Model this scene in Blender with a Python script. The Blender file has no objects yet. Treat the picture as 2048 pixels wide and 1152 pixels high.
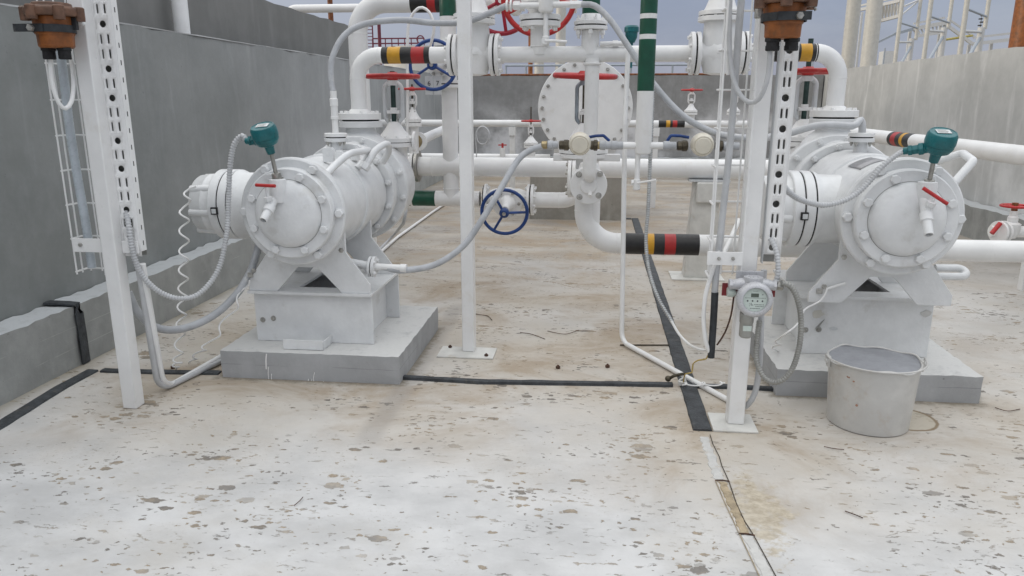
import bpy, bmesh, math, random
from mathutils import Vector, Matrix
random.seed(7)
sc = bpy.context.scene
COL = sc.collection
V = Vector
R = math.radians
PI = math.pi

# ------------------------------------------------------------------ camera
FPX, PITCH, YAW, EYE = 1487.0, R(14.2), R(6.4), 1.25
cam_d = bpy.data.cameras.new('camera')
cam = bpy.data.objects.new('camera', cam_d); COL.objects.link(cam)
cam.location = (0, 0, EYE); cam.rotation_euler = (PI/2 - PITCH, 0, YAW)
cam_d.sensor_width = 36; cam_d.lens = FPX/2048*36
cam_d.clip_start = .05; cam_d.clip_end = 3000
sc.camera = cam
_f = V((-math.sin(YAW)*math.cos(PITCH), math.cos(YAW)*math.cos(PITCH), -math.sin(PITCH)))
_r = V((math.cos(YAW), math.sin(YAW), 0)); _d = _f.cross(_r); _C = V((0, 0, EYE))
def ray(x, y): return _r*((x-1024)/FPX) + _d*((y-576)/FPX) + _f
def at(x, y, Y): v = ray(x, y); return _C + v*(Y/v.y)          # survey point at depth Y
def gr(x, y, z=0.): v = ray(x, y); return _C + v*((z-EYE)/v.z)   # survey point at height z
def atx(x, y, X): v = ray(x, y); return _C + v*(X/v.x)           # survey point on plane x = X

# ------------------------------------------------------------------ node helpers
class NT:
    def __init__(s, nt): s.nt = nt
    def n(s, t, **kw):
        o = s.nt.nodes.new(t)
        for k, v in kw.items(): setattr(o, k, v)
        return o
    def put(s, sock, v):
        if hasattr(v, 'is_output') or isinstance(v, bpy.types.NodeSocket): s.nt.links.new(v, sock)
        elif isinstance(v, tuple) and len(v) == 3 and sock.type == 'RGBA': sock.default_value = (*v, 1)
        else: sock.default_value = v
    def math(s, op, a, b=0., c=0., clamp=False):
        o = s.n('ShaderNodeMath', operation=op, use_clamp=clamp)
        s.put(o.inputs[0], a); s.put(o.inputs[1], b); s.put(o.inputs[2], c)
        return o.outputs[0]
    def vm(s, op, a, b):
        o = s.n('ShaderNodeVectorMath', operation=op); s.put(o.inputs[0], a); s.put(o.inputs[1], b)
        return o.outputs[0]
    def pos(s): return s.n('ShaderNodeNewGeometry').outputs['Position']
    def xyz(s, v):
        o = s.n('ShaderNodeSeparateXYZ'); s.put(o.inputs[0], v); return o.outputs
    def noise(s, v, scale, detail=4, rough=.55, dist=0., col=False):
        o = s.n('ShaderNodeTexNoise'); s.put(o.inputs['Vector'], v)
        o.inputs['Scale'].default_value = scale; o.inputs['Detail'].default_value = detail
        o.inputs['Roughness'].default_value = rough; o.inputs['Distortion'].default_value = dist
        return o.outputs['Color' if col else 'Fac']
    def step(s, v, a, b, lo=0., hi=1.):
        o = s.n('ShaderNodeMapRange', interpolation_type='SMOOTHSTEP')
        s.put(o.inputs[0], v); o.inputs[1].default_value = a; o.inputs[2].default_value = b
        o.inputs[3].default_value = lo; o.inputs[4].default_value = hi
        return o.outputs[0]
    def mix(s, f, a, b, mode='MIX'):
        o = s.n('ShaderNodeMix', data_type='RGBA', blend_type=mode)
        s.put(o.inputs[0], f); s.put(o.inputs[6], a); s.put(o.inputs[7], b)
        return o.outputs[2]
    def bump(s, h, dist=.003, strength=.6):
        o = s.n('ShaderNodeBump'); s.put(o.inputs['Height'], h)
        o.inputs['Distance'].default_value = dist; o.inputs['Strength'].default_value = strength
        return o.outputs[0]
def newmat(name):
    m = bpy.data.materials.new(name); m.use_nodes = True
    m.node_tree.nodes.clear(); t = NT(m.node_tree)
    out = t.n('ShaderNodeOutputMaterial'); b = t.n('ShaderNodeBsdfPrincipled')
    t.nt.links.new(b.outputs[0], out.inputs[0])
    return m, t, b
M = {}
def simple(name, col, rough=.45, metal=0., var=.12, scale=14., bump=.0006, dirt=None, dirt_amt=.5, spec=.5, coat=0.):
    m, t, b = newmat(name); p = t.pos()
    n1 = t.noise(p, scale, 5, .6); n2 = t.noise(p, scale*7, 3)
    dark = tuple(c*(1-var*2) for c in col); lite = tuple(min(1, c*(1+var*.6)) for c in col)
    c = t.mix(t.step(n1, .3, .7), dark, lite)
    if dirt:
        k = t.math('MULTIPLY', t.step(t.noise(p, scale*.6, 7, .68), .56, .70), dirt_amt)
        c = t.mix(k, c, dirt)
    t.put(b.inputs['Base Color'], c)
    t.put(b.inputs['Roughness'], t.step(n2, .2, .8, rough-.08, rough+.1))
    b.inputs['Metallic'].default_value = metal
    b.inputs['Specular IOR Level'].default_value = spec
    b.inputs['Coat Weight'].default_value = coat
    if bump: t.put(b.inputs['Normal'], t.bump(t.math('ADD', n1, t.math('MULTIPLY', n2, .5)), bump*4, .5))
    M[name] = m
    return m
simple('white paint', (.815, .815, .805), .34, var=.03, scale=7, bump=.0004, dirt=(.60, .56, .48), dirt_amt=.30)
simple('pump paint', (.73, .74, .742), .36, var=.045, scale=9, bump=.0012, dirt=(.47, .455, .42), dirt_amt=.42)
simple('grey paint', (.60, .62, .63), .4, var=.05, scale=8, dirt=(.42, .40, .36), dirt_amt=.35)
simple('old white', (.66, .655, .62), .55, var=.08, scale=10, dirt=(.42, .34, .25), dirt_amt=.55)
simple('cream paint', (.60, .585, .53), .45, var=.05)
simple('cap cream', (.70, .66, .56), .35, var=.05, dirt=(.55, .45, .3), dirt_amt=.3)
simple('hose grey', (.44, .455, .475), .45, var=.1, scale=12, dirt=(.62, .62, .6), dirt_amt=.7)
simple('conduit grey', (.52, .53, .54), .42, var=.06)
simple('galvanised', (.55, .57, .58), .42, metal=.75, var=.12, scale=30)
simple('steel', (.42, .41, .38), .38, metal=.9, var=.15, scale=40)
simple('nut steel', (.50, .49, .46), .4, metal=.7, var=.2, scale=40)
simple('brass', (.42, .34, .2), .4, metal=.85, var=.15, scale=40)
simple('dark fitting', (.10, .085, .06), .45, metal=.6, var=.25, scale=40)
simple('rust brown', (.22, .075, .025), .7, var=.25, scale=25)
simple('orange primer', (.29, .092, .018), .5, var=.2, scale=22, dirt=(.10, .05, .02), dirt_amt=.6)
simple('brown lid', (.165, .085, .052), .55, var=.25, scale=25, dirt=(.42, .36, .30), dirt_amt=.6)
simple('red paint', (.47, .022, .022), .38, var=.1, scale=18, dirt=(.62, .2, .17), dirt_amt=.25)
simple('crimson paint', (.36, .012, .035), .4, var=.1)
simple('blue paint', (.012, .055, .225), .35, var=.15, scale=18)
simple('teal paint', (.006, .135, .15), .33, var=.14, scale=20, dirt=(.0, .06, .07), dirt_amt=.5)
simple('green tape', (.004, .075, .042), .42, var=.12)
simple('black tape', (.018, .017, .017), .45, var=.2)
simple('yellow tape', (.62, .32, .018), .42, var=.1)
simple('red tape', (.42, .02, .02), .42, var=.1)
simple('gasket', (.012, .012, .013), .7, var=.2)
simple('rubber', (.028, .032, .036), .55, var=.3, scale=25, dirt=(.12, .12, .12), dirt_amt=.4)
simple('bitumen', (.050, .056, .062), .6, var=.25, scale=18, bump=.002, dirt=(.13, .12, .10), dirt_amt=.5)
simple('stem green', (.035, .07, .062), .4, metal=.3, var=.2)
simple('detector grey', (.54, .545, .565), .3, metal=.15, var=.06, coat=.2)
simple('sensor grey', (.34, .34, .32), .4, metal=.4, var=.1)
simple('panel green', (.55, .62, .57), .3, var=.03, bump=0)
simple('lcd', (.10, .12, .10), .2, var=.03, bump=0)
simple('ink', (.03, .03, .035), .5, var=.1, bump=0)
simple('label white', (.68, .70, .70), .4, var=.05, bump=0)
simple('nameplate', (.33, .33, .34), .35, metal=.5, var=.1)
simple('pale conduit', (.47, .52, .56), .3, var=.08, dirt=(.62, .65, .67), dirt_amt=.6)
simple('bare metal', (.34, .38, .42), .4, metal=.7, var=.12, scale=20)
simple('bucket metal', (.60, .595, .575), .42, metal=.2, var=.06, scale=9, dirt=(.44, .35, .26), dirt_amt=.4)
simple('bucket inside', (.31, .32, .345), .5, metal=.1, var=.08, scale=9)
simple('rust stain', (.40, .22, .15), .7)
simple('dirty red', (.20, .02, .025), .5)
simple('twig', (.10, .05, .03), .8, var=.3, scale=60)
simple('yellow wire', (.5, .36, .1), .5)
simple('far white', (.62, .62, .60), .5, var=.04, bump=0)
simple('far grey', (.36, .40, .44), .5, var=.05, bump=0)
simple('far yellow', (.5, .42, .12), .5, bump=0)
simple('far maroon', (.17, .03, .05), .6, var=.1, bump=0)
simple('pale tank', (.66, .65, .60), .5, var=.03, bump=0)

def concrete(name, base, dark, white, streak=.5, spray=None, top_white=False, lines=False, mott=.10):
    m, t, b = newmat(name); p = t.pos(); X, Y, Z = t.xyz(p)
    stv = t.n('ShaderNodeCombineXYZ'); t.put(stv.inputs[0], X); t.put(stv.inputs[1], Y); t.put(stv.inputs[2], t.math('MULTIPLY', Z, .16))
    st = t.noise(stv.outputs[0], 5.5, 6, .6, .35)
    st2 = t.noise(stv.outputs[0], 17, 4, .6)
    big = t.noise(p, 1.3, 5, .6); fine = t.noise(p, 60, 4, .7); med = t.noise(p, 9, 6, .65)
    c = t.mix(t.step(big, .3, .72), dark, base)
    c = t.mix(t.math('MULTIPLY', t.step(st, .50, .74), streak), c, white)
    c = t.mix(t.math('MULTIPLY', t.step(st2, .54, .74), streak*.6), c, dark)
    c = t.mix(t.step(med, .35, .75, 0, mott), c, white)
    if spray:
        k = spray(t, X, Y, Z)
        c = t.mix(k, c, white)
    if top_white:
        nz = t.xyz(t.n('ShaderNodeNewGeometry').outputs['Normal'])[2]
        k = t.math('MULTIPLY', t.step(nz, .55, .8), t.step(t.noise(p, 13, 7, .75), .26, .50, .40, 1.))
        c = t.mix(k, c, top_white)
    c = t.mix(t.step(fine, .3, .75, .0, .10), c, dark)
    h = t.math('ADD', t.math('MULTIPLY', fine, .35), med)
    if lines:
        w = t.math('ADD', Z, t.math('MULTIPLY', t.noise(p, 3, 3), .012))
        for z in lines:
            k = t.math('LESS_THAN', t.math('ABSOLUTE', t.math('SUBTRACT', w, z)), .0011)
            k = t.math('MULTIPLY', k, t.step(t.noise(p, 4, 3), .45, .6))
            c = t.mix(t.math('MULTIPLY', k, .7), c, white if len(lines) > 1 else tuple(d*.6 for d in dark))
    pit = t.step(t.noise(p, 33, 3), .70, .76)
    c = t.mix(t.math('MULTIPLY', pit, .18 if mott < .2 else .5), c, tuple(d*.5 for d in dark))
    t.put(b.inputs['Base Color'], c); b.inputs['Roughness'].default_value = .86
    b.inputs['Specular IOR Level'].default_value = .25
    t.put(b.inputs['Normal'], t.bump(t.math('SUBTRACT', h, pit), .0035 if mott < .2 else .006, .45))
    M[name] = m
def spray_left(t, X, Y, Z):
    n = t.noise(t.pos(), 1.1, 5, .6)
    a = t.step(Y, 2.6, 7.5, 0, .75)
    lo = t.step(Z, 1.35, .75, 0, .9)
    k = t.math('MULTIPLY', lo, t.step(t.math('ADD', t.math('MULTIPLY', n, 1.), t.math('MULTIPLY', t.step(Y, 3.2, 7.5), .5)), .62, 1.02))
    return t.math('MAXIMUM', t.math('MULTIPLY', k, .8), t.math('MULTIPLY', a, n))
def spray_right(t, X, Y, Z):
    n = t.noise(t.pos(), 1.6, 5, .6)
    return t.math('MULTIPLY', t.step(Z, 1.1, .55), t.step(n, .40, .66, .25, .95))
def spray_back(t, X, Y, Z):
    n = t.noise(t.pos(), 1.3, 5, .6)
    return t.math('MULTIPLY', t.step(Z, 1.35, .75), t.step(n, .40, .62, .1, .9))
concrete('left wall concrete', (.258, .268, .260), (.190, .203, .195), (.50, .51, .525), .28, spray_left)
concrete('upper wall concrete', (.235, .235, .225), (.185, .185, .176), (.34, .34, .33), .3)
concrete('back wall concrete', (.255, .255, .25), (.21, .21, .205), (.70, .70, .71), .12, spray_back)
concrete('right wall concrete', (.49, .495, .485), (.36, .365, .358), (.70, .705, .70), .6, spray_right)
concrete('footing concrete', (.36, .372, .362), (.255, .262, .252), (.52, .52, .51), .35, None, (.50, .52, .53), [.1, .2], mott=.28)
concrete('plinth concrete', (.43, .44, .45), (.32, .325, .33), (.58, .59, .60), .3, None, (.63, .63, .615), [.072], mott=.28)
concrete('block concrete', (.33, .31, .275), (.20, .19, .165), (.5, .49, .45), .35, None, (.6, .58, .53), mott=.28)
concrete('coping', (.52, .53, .53), (.40, .41, .41), (.68, .68, .68), .3)

# white painted deck: chipped paint, rust coloured wash, worn joint
def floor_mat():
    m, t, b = newmat('painted concrete'); p = t.pos(); X, Y, Z = t.xyz(p)
    flat = t.n('ShaderNodeCombineXYZ'); t.put(flat.inputs[0], X); t.put(flat.inputs[1], t.math('MULTIPLY', Y, 1.35)); q = flat.outputs[0]
    n_big = t.noise(q, .75, 6, .62); n_mid = t.noise(q, 3.2, 6, .65); n_fine = t.noise(q, 70, 4, .7); n_grit = t.noise(q, 260, 2, .6)
    c = t.mix(t.step(n_mid, .3, .7), (.50, .50, .495), (.64, .64, .636))
    # warm wash of dirt: strongest between the pumps and further back
    zone = t.math('MULTIPLY', t.step(t.math('ADD', Y, t.math('MULTIPLY', t.noise(q, 1.6, 4), .8)), 2.35, 3.5), t.math('MULTIPLY', t.step(X, -2.4, -1.9, .5, 1.), t.step(X, 1.2, 2.2, 1., .35)))
    zone = t.math('ADD', zone, t.math('MULTIPLY', t.math('MULTIPLY', t.step(X, .05, .42), t.step(X, 1.15, .62)), t.step(Y, 1.8, 2.4, 0, .8)), clamp=True)
    wash = t.math('MULTIPLY', zone, t.step(n_big, .28, .66, .35, 1.))
    c = t.mix(t.math('MULTIPLY', wash, .92), c, (.515, .462, .385))
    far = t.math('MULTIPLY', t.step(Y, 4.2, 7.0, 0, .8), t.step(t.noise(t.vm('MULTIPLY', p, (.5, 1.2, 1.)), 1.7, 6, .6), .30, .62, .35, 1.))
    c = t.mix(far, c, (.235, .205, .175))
    rust = t.math('MULTIPLY', zone, t.step(t.noise(q, 1.5, 7, .7, .6), .43, .66))
    c = t.mix(t.math('MULTIPLY', rust, .72), c, (.335, .255, .17))
    c = t.mix(t.step(t.noise(q, 1.1, 6, .65), .48, .70, 0, .42), c, (.51, .475, .415))
    # scuffed areas of fine grey speckle
    sp = t.math('MULTIPLY', t.step(n_fine, .57, .66), t.step(t.noise(q, 2.1, 4, .6), .46, .66))
    c = t.mix(t.math('MULTIPLY', sp, .62), c, (.38, .36, .325))
    c = t.mix(t.step(n_grit, .62, .72, 0, .35), c, (.45, .43, .40))
    # flaked chips
    wob = t.n('ShaderNodeVectorMath', operation='MULTIPLY_ADD')
    t.put(wob.inputs[0], t.noise(q, 42, 3, .6, col=True)); wob.inputs[1].default_value = (.052, .040, 0); t.put(wob.inputs[2], q)
    cl = t.noise(q, 2.3, 5, .65)
    chip = None
    for scale, sx, thr, rad, cw in ((7.5, .50, .74, .40, 1.1), (13., .66, .60, .48, 1.25), (23., .72, .60, .55, 1.2), (48., .78, .57, .6, 1.3)):
        sv = t.vm('MULTIPLY', wob.outputs[0], (sx, 1., 1.))
        vo = t.n('ShaderNodeTexVoronoi'); t.put(vo.inputs['Vector'], sv); vo.inputs['Scale'].default_value = scale
        rnd = t.xyz(vo.outputs['Color'])
        e = t.math('SUBTRACT', t.math('ADD', rnd[0], t.math('MULTIPLY', t.math('SUBTRACT', cl, .5), cw*2)), thr)
        r_ = t.math('ADD', t.math('MULTIPLY', e, rad), t.math('MULTIPLY', t.math('GREATER_THAN', e, 0.), .045))
        k = t.step(t.math('SUBTRACT', r_, vo.outputs['Distance']), -.012, .022)
        k = t.math('MULTIPLY', k, t.math('GREATER_THAN', e, 0.))
        k = t.math('MULTIPLY', k, t.step(rnd[1], 0., .5, .45, 1.))
        chip = k if chip is None else t.math('MAXIMUM', chip, k)
    # scratchy thin flakes
    sl = t.vm('MULTIPLY', wob.outputs[0], (.35, 1., 1.))
    k2 = t.math('MULTIPLY', t.step(t.noise(sl, 48, 3, .5, .4), .635, .67), t.step(t.noise(q, 2.6, 3), .42, .6))
    chip = t.math('MAXIMUM', chip, t.math('MULTIPLY', k2, .8))
    tone = t.noise(q, 4.3, 4, .6)
    cc = t.mix(t.step(tone, .40, .56), (.165, .145, .122), (.40, .315, .21))
    cc = t.mix(t.step(n_fine, .35, .7), t.mix(.55, cc, (.10, .09, .08)), cc)
    c = t.mix(t.math('MULTIPLY', chip, .86), c, cc)
    # tan spall beside the worn joint in front
    dj = t.math('ABSOLUTE', t.math('SUBTRACT', X, t.math('ADD', .535, 0.)))
    blob = t.math('SUBTRACT', t.math('ADD', t.math('MULTIPLY', t.noise(q, 17, 7, .75), .62), -.12),
                  t.math('ADD', t.math('MULTIPLY', dj, 1.5), t.math('MULTIPLY', t.math('ABSOLUTE', t.math('SUBTRACT', Y, 2.17)), .62)))
    k = t.math('MULTIPLY', t.step(blob, .0, .10), .8)
    c = t.mix(k, c, t.mix(t.step(t.noise(q, 28, 6, .7), .35, .68), (.37, .31, .22), (.57, .51, .40)))
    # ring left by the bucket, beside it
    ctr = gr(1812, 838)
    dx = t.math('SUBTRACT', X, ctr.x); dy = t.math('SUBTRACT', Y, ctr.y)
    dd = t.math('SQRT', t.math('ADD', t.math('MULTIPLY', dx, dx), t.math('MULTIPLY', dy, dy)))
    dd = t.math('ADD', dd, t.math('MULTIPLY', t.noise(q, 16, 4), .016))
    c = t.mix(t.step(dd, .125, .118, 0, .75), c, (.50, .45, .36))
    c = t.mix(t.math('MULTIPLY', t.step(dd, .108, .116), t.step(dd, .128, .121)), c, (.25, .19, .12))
    # dark streak across the deck left of the middle post
    sx = t.math('ADD', X, t.math('MULTIPLY', t.noise(q, 5, 4), .06))
    run = t.math('MULTIPLY', t.step(t.math('ABSOLUTE', t.math('ADD', sx, .80)), .075, .02), t.math('MULTIPLY', t.step(Y, 2.35, 2.6), t.step(Y, 4.5, 4.35)))  # mask of the dark streak
    c = t.mix(t.math('MULTIPLY', run, .42), c, (.30, .28, .26))
    # grime and painted contact shade along kerbs
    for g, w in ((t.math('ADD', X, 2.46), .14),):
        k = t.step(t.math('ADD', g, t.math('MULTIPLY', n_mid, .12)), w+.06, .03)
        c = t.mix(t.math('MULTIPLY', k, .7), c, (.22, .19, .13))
    # dirt and contact shade painted together round the feet of the plinths
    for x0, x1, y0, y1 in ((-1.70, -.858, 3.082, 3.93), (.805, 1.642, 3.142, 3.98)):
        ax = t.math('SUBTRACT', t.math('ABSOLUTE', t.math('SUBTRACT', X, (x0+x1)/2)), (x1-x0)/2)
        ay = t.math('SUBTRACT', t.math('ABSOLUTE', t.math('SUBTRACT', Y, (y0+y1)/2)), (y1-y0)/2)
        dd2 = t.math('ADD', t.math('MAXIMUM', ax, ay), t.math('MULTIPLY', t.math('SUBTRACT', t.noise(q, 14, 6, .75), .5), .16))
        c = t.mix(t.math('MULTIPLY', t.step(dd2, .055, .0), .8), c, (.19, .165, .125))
    # thin cracks
    cv = t.n('ShaderNodeTexVoronoi', feature='DISTANCE_TO_EDGE'); t.put(cv.inputs['Vector'], wob.outputs[0]); cv.inputs['Scale'].default_value = 3.1
    ck = t.math('MULTIPLY', t.step(cv.outputs['Distance'], .010, .002), t.math('MULTIPLY', t.step(t.noise(q, 6.5, 4), .55, .62), t.math('MULTIPLY', t.step(X, .5, .62), t.step(X, 1.35, 1.15))))
    c = t.mix(t.math('MULTIPLY', ck, .75), c, (.22, .18, .14))
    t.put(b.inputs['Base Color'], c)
    t.put(b.inputs['Roughness'], t.step(n_mid, .3, .7, .5, .7)); b.inputs['Specular IOR Level'].default_value = .35
    h = t.math('SUBTRACT', t.math('MULTIPLY', n_mid, .4), t.math('ADD', chip, t.math('MULTIPLY', ck, .8)))
    h = t.math('ADD', h, t.math('MULTIPLY', n_fine, .25))
    t.put(b.inputs['Normal'], t.bump(h, .004, .6))
    M['floor'] = m
floor_mat()
simple('joint white', (.585, .58, .56), .6, var=.06, scale=25, bump=.002, dirt=(.45, .38, .29), dirt_amt=.7)
simple('joint tan', (.44, .36, .245), .8, var=.2, scale=25, bump=.003, dirt=(.22, .15, .09), dirt_amt=.7)
simple('gravel ground', (.24, .22, .19), .9, var=.3, scale=3, bump=.01)

# ------------------------------------------------------------------ mesh builder
def frame(ax):
    ax = V(ax).normalized()
    u = ax.cross(V((0, 0, 1)))
    if u.length < .05: u = ax.cross(V((0, 1, 0)))
    u.normalize(); return ax, u, ax.cross(u).normalized()
class MB:
    def __init__(s): s.bm = bmesh.new()
    def rings(s, rings, caps=True, closed=False):
        vs = [[s.bm.verts.new(p) for p in r] for r in rings]
        n = len(vs[0]); pairs = list(zip(vs, vs[1:])) + ([(vs[-1], vs[0])] if closed else [])
        for a, b in pairs:
            for i in range(n):
                j = (i+1) % n
                try: s.bm.faces.new((a[i], a[j], b[j], b[i]))
                except ValueError: pass
        if caps and not closed:
            s.bm.faces.new(vs[0][::-1]); s.bm.faces.new(vs[-1])
        return s
    def rev(s, prof, o, axis, n=24, caps=True, ph=0.):
        ax, u, w = frame(axis); o = V(o)
        return s.rings([[o + ax*t + (u*math.cos(ph+2*PI*i/n) + w*math.sin(ph+2*PI*i/n))*max(r, 1e-4) for i in range(n)] for r, t in prof], caps)
    def cyl(s, a, b, r, n=20, r2=None):
        a, b = V(a), V(b); L = (b-a).length
        return s.rev([(r, 0), (r if r2 is None else r2, L)], a, b-a, n)
    def disc(s, o, axis, r, t, n=32, ch=.0015):      # chamfered disc
        return s.rev([(r-ch, 0), (r, ch), (r, t-ch), (r-ch, t)], o, axis, n)
    def hexb(s, o, axis, r, h, ph=0.): return s.rev([(r, 0), (r, h*.85), (r*.86, h)], o, axis, 6, ph=ph)
    def tube(s, pts, r, n=12, closed=False, radf=None, caps=True):
        pts = [V(p) for p in pts]; m = len(pts); rings = []
        T = []
        for i in range(m):
            a = pts[i-1] if (i or closed) else pts[0]; b = pts[(i+1) % m] if (i < m-1 or closed) else pts[-1]
            T.append((b-a).normalized())
        _, u, w = frame(T[0])
        for i in range(m):
            if i:
                q = T[i-1].rotation_difference(T[i]); u = q @ u
            u = (u - T[i]*u.dot(T[i])).normalized(); w = T[i].cross(u)
            rr = r if radf is None else radf(i)
            rings.append([pts[i] + (u*math.cos(2*PI*k/n) + w*math.sin(2*PI*k/n))*rr for k in range(n)])
        return s.rings(rings, caps, closed)
    def torus(s, o, axis, Rr, r, n=40, k=10):
        ax, u, w = frame(axis); o = V(o)
        return s.tube([o + (u*math.cos(2*PI*i/n) + w*math.sin(2*PI*i/n))*Rr for i in range(n)], r, k, True)
    def box(s, lo, hi, mat=None, o=None):
        x0, y0, z0 = lo; x1, y1, z1 = hi
        P = [V(p) for p in ((x0,y0,z0),(x1,y0,z0),(x1,y1,z0),(x0,y1,z0),(x0,y0,z1),(x1,y0,z1),(x1,y1,z1),(x0,y1,z1))]
        if mat is not None: P = [mat @ p + V(o) for p in P]
        v = [s.bm.verts.new(p) for p in P]
        for f in ((3,2,1,0),(4,5,6,7),(0,1,5,4),(1,2,6,5),(2,3,7,6),(3,0,4,7)): s.bm.faces.new([v[i] for i in f])
        return s
    def beam(s, a, b, w, h=None):                    # square bar between two points
        a, b = V(a), V(b); ax, u, x = frame(b-a); h = h or w
        return s.rings([[p + u*i*w/2 + x*j*h/2 for i, j in ((-1,-1),(1,-1),(1,1),(-1,1))] for p in (a, b)])
    def prism(s, poly, d0, d1, plane='xz'):          # extruded outline
        f = (lambda a, b, d: V((a, d, b))) if plane == 'xz' else (lambda a, b, d: V((d, a, b))) if plane == 'yz' else (lambda a, b, d: V((a, b, d)))
        return s.rings([[f(a, b, d) for a, b in poly] for d in (d0, d1)])
    def ball(s, o, r, axis=(0, 0, 1), n=20, k=10, flat=1.):
        return s.rev([(r*math.sin(PI*i/k), -r*flat*math.cos(PI*i/k)) for i in range(k+1)], o, axis, n, False)
def fillet(pts, r, k=10):
    pts = [V(p) for p in pts]; out = [pts[0]]
    for i in range(1, len(pts)-1):
        a, p, b = pts[i-1], pts[i], pts[i+1]; d1 = (a-p).normalized(); d2 = (b-p).normalized()
        if d1.dot(d2) < -.99995: out.append(p); continue
        ang = d1.angle(d2); t = min(r/math.tan(ang/2), (a-p).length*.98, (b-p).length*.98); rr = t*math.tan(ang/2)
        c = p + (d1+d2).normalized()*(rr/math.sin(ang/2)); s0 = p+d1*t-c; s1 = p+d2*t-c
        om = s0.angle(s1)
        for j in range(k+1):
            q = j/k; out.append(c + (s0*math.sin((1-q)*om) + s1*math.sin(q*om))/math.sin(om))
    out.append(pts[-1]); return out
def smooth(pts, step=.02):
    P = [V(p) for p in pts]; P = [P[0]*2-P[1]] + P + [P[-1]*2-P[-2]]; out = []
    for i in range(1, len(P)-2):
        a, b, c, d = P[i-1:i+3]; n = max(2, int((c-b).length/step))
        for j in range(n):
            t = j/n; out.append(.5*((2*b) + (c-a)*t + (2*a-5*b+4*c-d)*t*t + (3*b-a-3*c+d)*t**3))
    out.append(P[-2]); return out
def even(pts, step):
    out = [pts[0]]; acc = 0.
    for a, b in zip(pts, pts[1:]):
        L = (b-a).length
        if L < 1e-7: continue
        while L > 1e-7 and acc + L >= step:
            a = a + (b-a)*((step-acc)/L); L = (b-a).length; acc = 0.; out.append(a)
        acc += L
    return out

# ------------------------------------------------------------------ things and parts
THINGS = []
def thing(name, label, cat, group=None):
    o = bpy.data.objects.new(name, None); COL.objects.link(o); o.empty_display_size = .1
    o['label'] = label; o['category'] = cat
    if group: o['group'] = group
    THINGS.append(o); return o
def part(name, mb, mat, parent=None, label=None, bevel=0., sharp=38, seg=2, recalc=True):
    bm = mb.bm
    if recalc: bmesh.ops.recalc_face_normals(bm, faces=bm.faces[:])
    me = bpy.data.meshes.new(name); bm.to_mesh(me); bm.free()
    me.polygons.foreach_set('use_smooth', [True]*len(me.polygons))
    me.set_sharp_from_angle(angle=R(sharp))
    me.materials.append(M[mat] if isinstance(mat, str) else mat)
    o = bpy.data.objects.new(name, me); COL.objects.link(o)
    if parent: o.parent = parent
    if label: o['label'] = label
    if bevel:
        b = o.modifiers.new('bevel', 'BEVEL'); b.width = bevel; b.segments = seg; b.limit_method = 'ANGLE'; b.angle_limit = R(40)
        b.harden_normals = False
    return o
def solo(name, mb, mat, label, cat, group=None, **kw):     # a thing that is one mesh
    o = part(name, mb, mat, None, label, **kw); o['category'] = cat
    if group: o['group'] = group
    THINGS.append(o); return o
def struct(name, mb, mat, **kw):
    o = part(name, mb, mat, **kw); o['kind'] = 'structure'; return o
def settle():                                              # put every thing's origin at its base
    bpy.context.view_layer.update()
    def kids(o): return [c for ch in o.children for c in [ch]+kids(ch)]
    for t in THINGS:
        ms = [o for o in [t]+kids(t) if o.type == 'MESH']
        pts = [v.co for o in ms for v in o.data.vertices]
        if not pts: continue
        lo = [min(p[i] for p in pts) for i in range(3)]; hi = [max(p[i] for p in pts) for i in range(3)]
        base = V(((lo[0]+hi[0])/2, (lo[1]+hi[1])/2, lo[2]))
        for me in {o.data for o in ms}: me.transform(Matrix.Translation(-base))
        t.location = base
def flange(parent, o, axis, r, t, nb=8, rb=None, bolt=.008, mat='white paint', n=32, bolts=True, both=False):
    ax, u, w = frame(axis); o = V(o)
    part('flange', MB().disc(o, ax, r, t, n), mat, parent)
    if bolts and nb:
        rb = rb or r*.8
        for i in range(nb):
            a = 2*PI*(i+.5)/nb; q = o + (u*math.cos(a)+w*math.sin(a))*rb
            m = MB().hexb(q+ax*t, ax, bolt, bolt*1.2)
            if both: m.hexb(q, -ax, bolt, bolt*1.2)
            part('bolt', m, mat, parent)
def pipe(parent, pts, r, mat='white paint', elbow=None, name='pipe', n=24, seams=()):
    m = MB().tube(fillet(pts, elbow, 12) if elbow else pts, r, n)
    for c, ax in seams: m.torus(c, ax, r*.995, r*.045, 24, 6)
    return part(name, m, mat, parent)
def band(parent, a, b, r, mat, name='colour_band'):
    return part(name, MB().cyl(a, b, r*1.012, 28), mat, parent)
def handwheel(parent, o, axis, Rr, rim, mat, spokes=3, hub=None, ph=.5, dish=0., name='handwheel', k=10, elong=1.):
    ax, u, w = frame(axis); o = V(o); m = MB().torus(o, ax, Rr, rim, 44, k)
    hub = hub or Rr*.2; hc = o - ax*dish
    m.rev([(hub*.8, -rim*1.6), (hub, -rim), (hub, rim), (hub*.7, rim*1.9)], hc, ax, 18)
    for i in range(spokes):
        a = ph + 2*PI*i/spokes; d = u*math.cos(a)+w*math.sin(a)
        m.tube([hc + d*hub*.7, o*.5 + hc*.5 + d*Rr*.55, o + d*Rr], rim*.75, 8)
    return part(name, m, mat, parent)
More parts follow.
